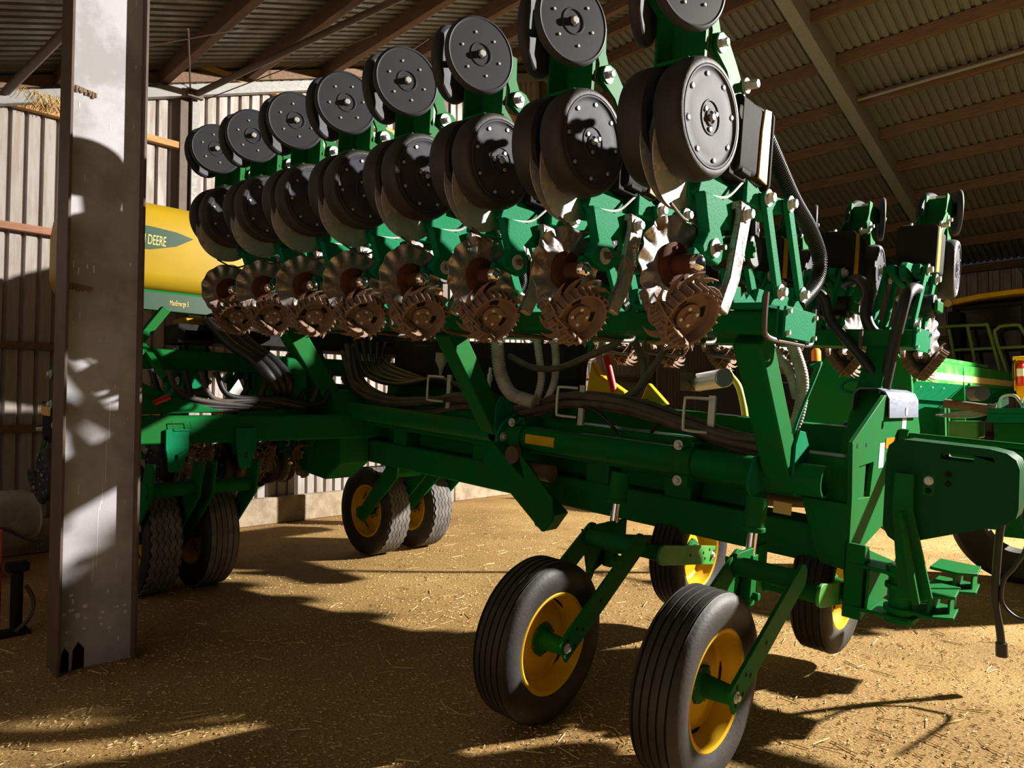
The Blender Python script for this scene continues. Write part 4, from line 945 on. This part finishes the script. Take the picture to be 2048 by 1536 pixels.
# seed tanks
def seed_tank(label, y, front, sz=1.0):
    tk = thing('seed_tank', label, 'tank', T(-6.0, y, 2.44) @ Matrix.Diagonal((1, 1, sz, 1)), 'seed tanks on the centre section')
    m = MB()
    pr = []
    for (x0, y0, z) in ((.78, .62, .0), (.95, .76, .05), (1.0, .80, .15), (1.0, .80, .52), (.97, .77, .66), (.86, .70, .74), (.6, .5, .78)):
        pr.append([(x * x0, y * y0, z) for x, y in rrect(-.62, .62, -.62, 1.25, .28, 6)])
    n = len(pr[0])
    for l in pr: m.v += l
    for i in range(len(pr) - 1):
        for j in range(n): m.f.append((i * n + j, i * n + (j + 1) % n, (i + 1) * n + (j + 1) % n, (i + 1) * n + j))
    m.f.append(tuple(range(n))[::-1]); m.f.append(tuple(range((len(pr) - 1) * n, len(pr) * n)))
    for i, p in enumerate(m.v): m.v[i] = (p[0] - .72, p[1], p[2])
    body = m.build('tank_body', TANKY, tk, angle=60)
    m = MB(); st = [(-.5, .31), (-.5, .52), (.0, .525), (.2, .51), (.34, .475), (.2, .39), (.0, .335)]
    m.prism(st, (-.0985, 0, 0), Y_, Z_, 0, .004); m.build('tank_stripe', DECALG, body)
    TX = Matrix(((0, 0, 1, -.094), (1, 0, 0, .115), (0, 1, 0, .375), (0, 0, 0, 1)))
    if front: text('JOHN DEERE', .118, LETTER, TX, body, 'tank_lettering', .001, .12, .43, align='RIGHT')
    m = MB(); m.box(-.14, -.08, -.6, .95, -.17, .0); g = m.build('tank_rail', GREEN, tk, bevel=.006)
    m = MB(); m.prism([(-.35, -.165), (.95, -.165), (.95, -.02), (-.35, -.02)], (-.079, 0, 0), Y_, Z_, 0, .003); m.build('rail_decal', DECALG, g)
    TX = Matrix(((0, 0, 1, -.074), (1, 0, 0, .145), (0, 1, 0, -.115), (0, 0, 0, 1)))
    if front: text('MaxEmerge 5', .062, LETTER, TX, g, 'rail_lettering', .001, .1, .45)
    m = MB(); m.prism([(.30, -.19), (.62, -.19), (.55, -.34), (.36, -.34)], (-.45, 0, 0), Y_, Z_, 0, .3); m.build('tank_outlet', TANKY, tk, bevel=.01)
    m = MB(); m.beam((-.1, .12, -.15), (-.1, -.07, -.42), .07, .09, X_); m.beam((-.1, -.07, -.44), (.3, .0, -.75), .05, .06, X_); m.build('tank_stand', GREEN, tk, bevel=.006)
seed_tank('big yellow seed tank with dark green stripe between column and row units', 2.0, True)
seed_tank('yellow seed tank added to shade the far wall, almost hidden behind the middle row units', 3.9, False, 1.45)  # second tank, added and stretched tall to block light from the gable wall
# ------------------------------------------------------------------ combine harvester parked behind the planter
cb = thing('combine_harvester', 'green combine harvester with dark glass cab and yellow roof edge behind the planter at right', 'combine harvester', T(0, 0, -.6525) @ Matrix.Scale(1.45, 4))
P1 = Vector((-1.69, 7.25, 0)); P2 = Vector((-1.52, 10.6, 0)); D_ = (P2 - P1).normalized(); N_ = Vector((-D_.y, D_.x, 0))
def trough(prof, t0, t1, mt, name, par=cb, bev=.0):
    m = MB(); Ln = (P2 - P1).length
    vs = [P1 + D_ * (Ln * t) + N_ * d + Vector((0, 0, z)) for t in (t0, t1) for d, z in prof]; k = len(prof)
    fs = [(i, (i + 1) % k, (i + 1) % k + k, i + k) for i in range(k)] + [tuple(range(k))[::-1], tuple(range(k, 2 * k))]
    m.add(vs, fs); return m.build(name, mt, par, bevel=bev)
tr = trough([(0, 1.90), (0, 1.70), (.42, 1.25), (.9, 1.25), (.9, 1.90)], -.12, 1.0, GREEN2, 'grain_trough')
trough([(-.006, 1.905), (-.006, 1.705), (.02, 1.69), (.02, 1.905)], -.12, 1.0, BRGREEN, 'trough_rim', tr)
trough([(-.010, 1.80), (-.010, 1.735), (-.004, 1.735), (-.004, 1.80)], -.12, 1.0, STRIPE, 'cream_stripe', tr)
trough([(.02, 1.955), (.02, 1.915), (.07, 1.915), (.07, 1.955)], .05, .62, BRGREEN, 'trough_rail', tr)
trough([(-.012, 1.90), (-.005, 1.69), (.41, 1.24), (-.02, 1.15)], .30, .305, GREEN, 'trough_divider', tr)
Ln = (P2 - P1).length
for t in (-.05, .05, .15, .4, .55, .7, .85):
    m = MB(); c = P1 + D_ * (Ln * t) + Vector((0, 0, 1.66)) + N_ * .03; m.lathe([(0, 0), (.008, 0), (0, .006)], c, -N_, 8); m.build('rivet', WASHER, tr)
m = MB(); m.box(-4.2, -2.35, 7.4, 10.8, .75, 1.75); m.build('harvester_body', CABB, cb, bevel=.03)
# cab
KC = 1.17
def kx(x): return x * KC
def kz(z): return 1.45 + (z - 1.45) * KC
def kp(poly): return [(kx(x), kz(z)) for x, z in poly]
YC = 9.5 * KC
m = MB(); m.prism(kp([(-2.0, 1.6), (-1.98, 2.66), (-.55, 2.66), (-.45, 1.6)]), (0, YC, 0), X_, Z_, -1.4, 0); cbx = m.build('cab_glass', GLASS, cb, bevel=.05)
m = MB(); m.prism(kp([(-2.01, 2.675), (-2.01, 2.745), (-1.7, 2.785), (-1.35, 2.80), (-1.0, 2.79), (-.55, 2.74), (-.55, 2.66), (-1.0, 2.725), (-1.35, 2.745), (-1.7, 2.725)]), (0, YC - .08, 0), X_, Z_, -1.5, 0); m.build('cab_roof', YELLOW, cb, bevel=.012)
for x in (-1.94, -1.28, -.62):
    m = MB(); m.beam((kx(x - .02), YC - .03, kz(1.6)), (kx(x), YC - .03, kz(2.68)), .05, .05, Y_); m.build('cab_pillar', CABB, cb, bevel=.01)
m = MB(); m.cyl((kx(-1.99), YC - .10, kz(2.70)), (kx(-1.99), YC - .16, kz(2.70)), .05, n=20); m.build('work_light', LETTER, cb)
m = MB(); m.box(kx(-1.99), kx(-1.86), YC - .2, YC - .1, kz(2.15), kz(2.60)); m.build('cab_mirror', CABB, cb, bevel=.03)
m = MB(); m.box(kx(-1.95), kx(-1.3), YC - .06, YC - .04, kz(2.62), kz(2.66)); m.build('light_bar', CABB, cb)
m = MB(); m.box(-1.5, -.4, 10.2, 10.9, 1.66, 1.72); m.build('cab_platform', GREEN, cb, bevel=.01)
KC = 1.28
for pts in ([(-1.95, 2.33), (-1.80, 2.336), (-1.49, 2.325), (-1.45, 2.29), (-1.34, 1.75)], [(-1.63, 2.32), (-1.54, 1.75)], [(-1.80, 2.31), (-1.72, 1.75)],
            [(-1.28, 1.75), (-1.39, 2.20), (-1.37, 2.28), (-1.33, 2.30), (-1.21, 2.30), (-1.17, 2.26), (-1.04, 1.95)], [(-1.75, 2.08), (-1.41, 2.08)], [(-1.36, 2.08), (-1.10, 2.08)]):
    m = MB(); m.tube([(kx(x), 8.5 * KC, kz(z)) for x, z in pts], .022, 10, 4); m.build('hand_rail', RAILG, cb)
for x, y in ((-3.9, 8.2), (-2.6, 8.2), (-3.9, 10.2), (-2.6, 10.2)):
    m = MB(); m.ring((x, y, .95), (0, 1, 0), .5, .25, -.15, .15, 48); m.build('tyre', RUBBER, cb, bevel=.03)
m = MB(); m.prism([(-2.9, 1.05), (-2.55, 1.85), (-2.4, 1.98), (-1.85, 1.98), (-1.72, 1.80), (-1.70, 1.05)], (0, 6.75, 0), X_, Z_, -.05, 0); m.build('side_panel', GREEN, cb, bevel=.01)
m = MB(); m.lathe([(0, 0), (.045, 0), (.045, .10), (.03, .125), (0, .13)], (-2.62, 7.0, 1.93), Z_, 20); m.build('orange_beacon', ORANGE, cb)
m = MB(); m.cyl((-2.62, 7.0, 1.5), (-2.62, 7.0, 1.93), .05, n=16); m.build('beacon_post', CABB, cb)
_ = 0
ex = thing('fire_extinguisher', 'red fire extinguisher in a yellow bracket at the right picture edge', 'fire extinguisher', T(-1.72, 12.4, 1.68))
m = MB(); m.lathe([(0, 0), (.06, 0), (.065, .03), (.065, .26), (.04, .32), (.02, .33), (.02, .36), (0, .36)], (0, 0, .12), Z_, 28); m.build('cylinder_body', RED, ex)
m = MB(); m.ring((0, 0, .26), Z_, .066, .05, 0, .11, 28); m.build('label_band', WHITE, ex)
m = MB(); m.tube([(0, -.02, .48), (-.07, -.04, .50), (-.10, -.05, .40), (-.09, -.05, .2)], .012, 8, 6); m.build('hose', BLACK, ex)
m = MB(); m.box(-.08, .08, .05, .08, -.1, .55); m.box(-.09, -.075, -.05, .08, .05, .50); m.box(-.1, .1, -.05, .08, .49, .55); m.build('bracket', YELLOW, ex, bevel=.02)
# valve table between planter and combine
vt = thing('valve_table', 'green machine frame with brass valves and a small tool box right of the planter frame', 'machine frame', T(0, 0, -.6525) @ Matrix.Scale(1.45, 4))
m = MB(); m.prism([(-1.32, 1.05), (-1.32, 1.40), (-1.19, 1.47), (-1.06, 1.46), (-1.06, 1.05)], (0, 4.95, 0), X_, Z_, -.04, 0); m.build('side_panel', GREEN, vt, bevel=.005)
m = MB(); m.box(-1.10, -1.07, 4.9, 4.98, 1.2, 1.46); m.build('upright', GREEN, vt)
m = MB(); m.box(-1.02, -.865, 4.72, 4.92, 1.285, 1.385); bx = m.build('tool_box', BRGREEN, vt, bevel=.012)
m = MB(); m.cyl((-1.30, 4.8, 1.515), (-1.05, 4.8, 1.49), .014, n=12); m.build('green_rod', GREEN2, vt)
m = MB(); m.cyl((-1.05, 4.8, 1.49), (-.83, 4.8, 1.455), .028, n=16); m.cyl((-.83, 4.8, 1.455), (-.79, 4.8, 1.449), .036, n=6); m.build('brass_valve', RUSTY, vt)
m = MB(); m.tube([(-1.3, 4.8, 1.51), (-1.34, 4.8, 1.48), (-1.30, 4.8, 1.40), (-1.27, 4.8, 1.37)], .014, 8, 6); m.build('lever', WASHER, vt)
for k in range(4):
    m = MB(); m.tube([(-1.1, 4.82 + .02 * k, 1.42), (-.98, 4.8, 1.405 + .01 * k), (-.85, 4.8, 1.42 + .012 * k), (-.74, 4.85, 1.49 + .01 * k)], .006, 6, 6); m.build('thin_cable', GHOSE, vt)
m = MB(); m.box(-.80, -.1, 4.6, 5.1, 1.43, 1.46); m.box(-.80, -.1, 4.6, 4.62, 1.38, 1.43); m.build('table_top', GREEN2, vt, bevel=.004)
m = MB(); m.box(-.78, -.1, 4.66, 5.0, .75, 1.38); m.box(-1.4, -.7, 4.9, 5.0, .75, 1.2); m.build('table_frame', GREEN, vt, bevel=.006)
m = MB(); m.ring((-.72, 5.0, .80), (0, 1, 0), .35, .17, -.10, .10, 48); m.build('tyre', RUBBER, vt, bevel=.04)
m = MB(); m.cyl((-.72, 4.8, .80), (-.72, 5.2, .80), .06, n=16); m.build('axle', CABB, vt)
for dx, z in ((-.05, 1.50), (.06, 1.52), (.16, 1.49)):
    m = MB(); m.tube([(-.72 + dx, 4.75, 1.46), (-.70 + dx, 4.72, 1.52), (-.64 + dx, 4.70, 1.53), (-.60 + dx, 4.7, 1.47)], .008, 8, 6); m.build('cable_loop', WHITE, vt)
m = MB(); m.cyl((-.93, 4.95, 1.55), (-.87, 4.88, 1.55), .045, n=20); m.build('round_fitting', DKST, vt)
m = MB(); m.cyl((-.60, 4.75, 1.50), (-.54, 4.7, 1.56), .03, n=14); m.build('round_fitting', DKST, vt)
# hanging hoses at the right edge
def hz(pts, k=1.29): return [(x * k, 3.4 * k, 1.45 + (z - 1.45) * k) for x, z in pts]
m = MB(); q_ = hz([(-.52, 1.12), (-.555, .98), (-.572, .823), (-.581, .682), (-.567, .565), (-.563, .50)]); m.tube(q_, .019, 12, 8); m.cyl(Vector(q_[-1]) + Vector((0, 0, .02)), Vector(q_[-1]) - Vector((0, 0, .05)), .027, n=12)
tag(m.build('hanging_hose', BLACK), 'black hose hanging straight down at the right picture edge, blunt lower end', 'hose')
m = MB(); m.tube(hz([(-.489, 1.10), (-.47, .93), (-.51, .83), (-.548, .77), (-.56, .69), (-.532, .64), (-.48, .62), (-.38, .64), (-.2, .9)]), .010, 10, 8)
tag(m.build('looped_cable', BLACK), 'thin black cable hanging in a loop at the right picture edge', 'cable')
m = MB(); m.tube([(-3.05, 6.0, 1.95), (-3.04, 6.0, 1.80), (-2.94, 6.0, 1.656), (-2.885, 6.0, 1.40), (-2.87, 6.0, 1.1), (-2.8, 6, .0)], .03, 12, 8)
tag(m.build('yellow_hose', mat('yellow_green_hose', (.55, .6, .08), .5)), 'yellow-green hose bending down behind the nearest leaning post', 'hose')
# sprayer parts seen through the gap in the frame
sp = thing('yellow_sprayer', 'yellow machine with a red hydraulic cylinder glimpsed through the planter frame', 'machine', T(0, 0, 0))
m = MB(); m.prism([(-4.10, 1.92), (-4.02, 1.80), (-3.72, 1.62), (-3.68, 1.52), (-3.9, 1.40), (-4.2, 1.45)], (0, 5.3, 0), X_, Z_, -.10, 0); m.build('yellow_shield', YELLOW, sp, bevel=.02)
m = MB(); m.prism([(-3.50, 1.70), (-3.30, 1.50), (-3.62, 1.46)], (0, 5.35, 0), X_, Z_, -.08, 0); m.build('yellow_shield', YELLOW, sp, bevel=.02)
m = MB(); m.cyl((-3.92, 5.3, 1.96), (-3.83, 5.3, 1.62), .035, n=20); m.build('red_cylinder', RED, sp)
m = MB(); m.cyl((-3.95, 5.3, 2.05), (-3.92, 5.3, 1.95), .022, n=14); m.build('cylinder_rod', ROD, sp)
m = MB(); m.box(-7.4, -3.2, 5.2, 5.4, 1.30, 1.45); m.box(-7.4, -7.15, 5.2, 5.4, .0, 1.3); m.build('sprayer_frame', GREEN, sp, bevel=.01)
# left edge
t = thing('white_tank', 'dusty white plastic tank lying by the wall at the left edge', 'tank', T(-7.5, 0.75, 0.485))
m = MB(); m.lathe([(0, -.75), (.12, -.74), (.21, -.70), (.25, -.62), (.26, -.5), (.255, -.2), (.262, -.15), (.262, .15), (.255, .2), (.26, .5), (.25, .68), (.21, .77), (.12, .81), (0, .82)], (0, 0, 0), Y_, 40); m.build('tank_body', TANKW, t)
m = MB(); m.lathe([(0, 0), (.06, 0), (.06, .05), (0, .05)], (0, .2, .255), Z_, 24); m.build('filler_cap', TANKW, t)
for y in (-.4, .4):
    m = MB(); m.prism([(-.25, -.485), (.25, -.485), (.25, -.2), (.16, -.2), (.05, -.265), (-.05, -.265), (-.16, -.2), (-.25, -.2)], (0, y, 0), X_, Z_, -.04, .04); m.build('cradle', TIMBER, t)
m = MB(); m.tube([(-7.2, .9, .52), (-7.2, 1.22, .453), (-7.2, 1.361, .372), (-7.2, 1.478, .301), (-7.2, 1.50, .26)], .014, 8, 6); m.tube([(-7.2, 1.47, .31), (-7.2, 1.50, .33), (-7.2, 1.53, .30), (-7.2, 1.50, .25)], .014, 8, 4)
tag(m.build('rope', BHOSE), 'dark rope slung across the white plastic tank', 'rope')
st = thing('jack_stand', 'dark metal jack stand on the floor left of the steel column', 'stand', T(-5.5, 1.0, 0))
m = MB(); m.box(-.08, .08, -.1, .1, 0, .02); m.build('foot_plate', CABB, st)
m = MB(); m.cyl((0, .03, .02), (0, .03, .42), .035, n=16); m.build('stand_tube', CABB, st)
m = MB(); m.box(-.05, .05, -.03, .09, .40, .46); m.build('stand_head', CABB, st, bevel=.01)
m = MB(); m.tube([(0.05, .02, .02), (.03, .10, .10), (0, .12, .2), (0, .08, .3)], .014, 8, 6); m.build('stand_handle', DKST, st)
m = MB(); m.cyl((-5.5, .925, 0), (-5.5, .925, .68), .022, n=16); tag(m.build('red_pole', RED), 'red pole standing at the extreme left picture edge', 'pole')
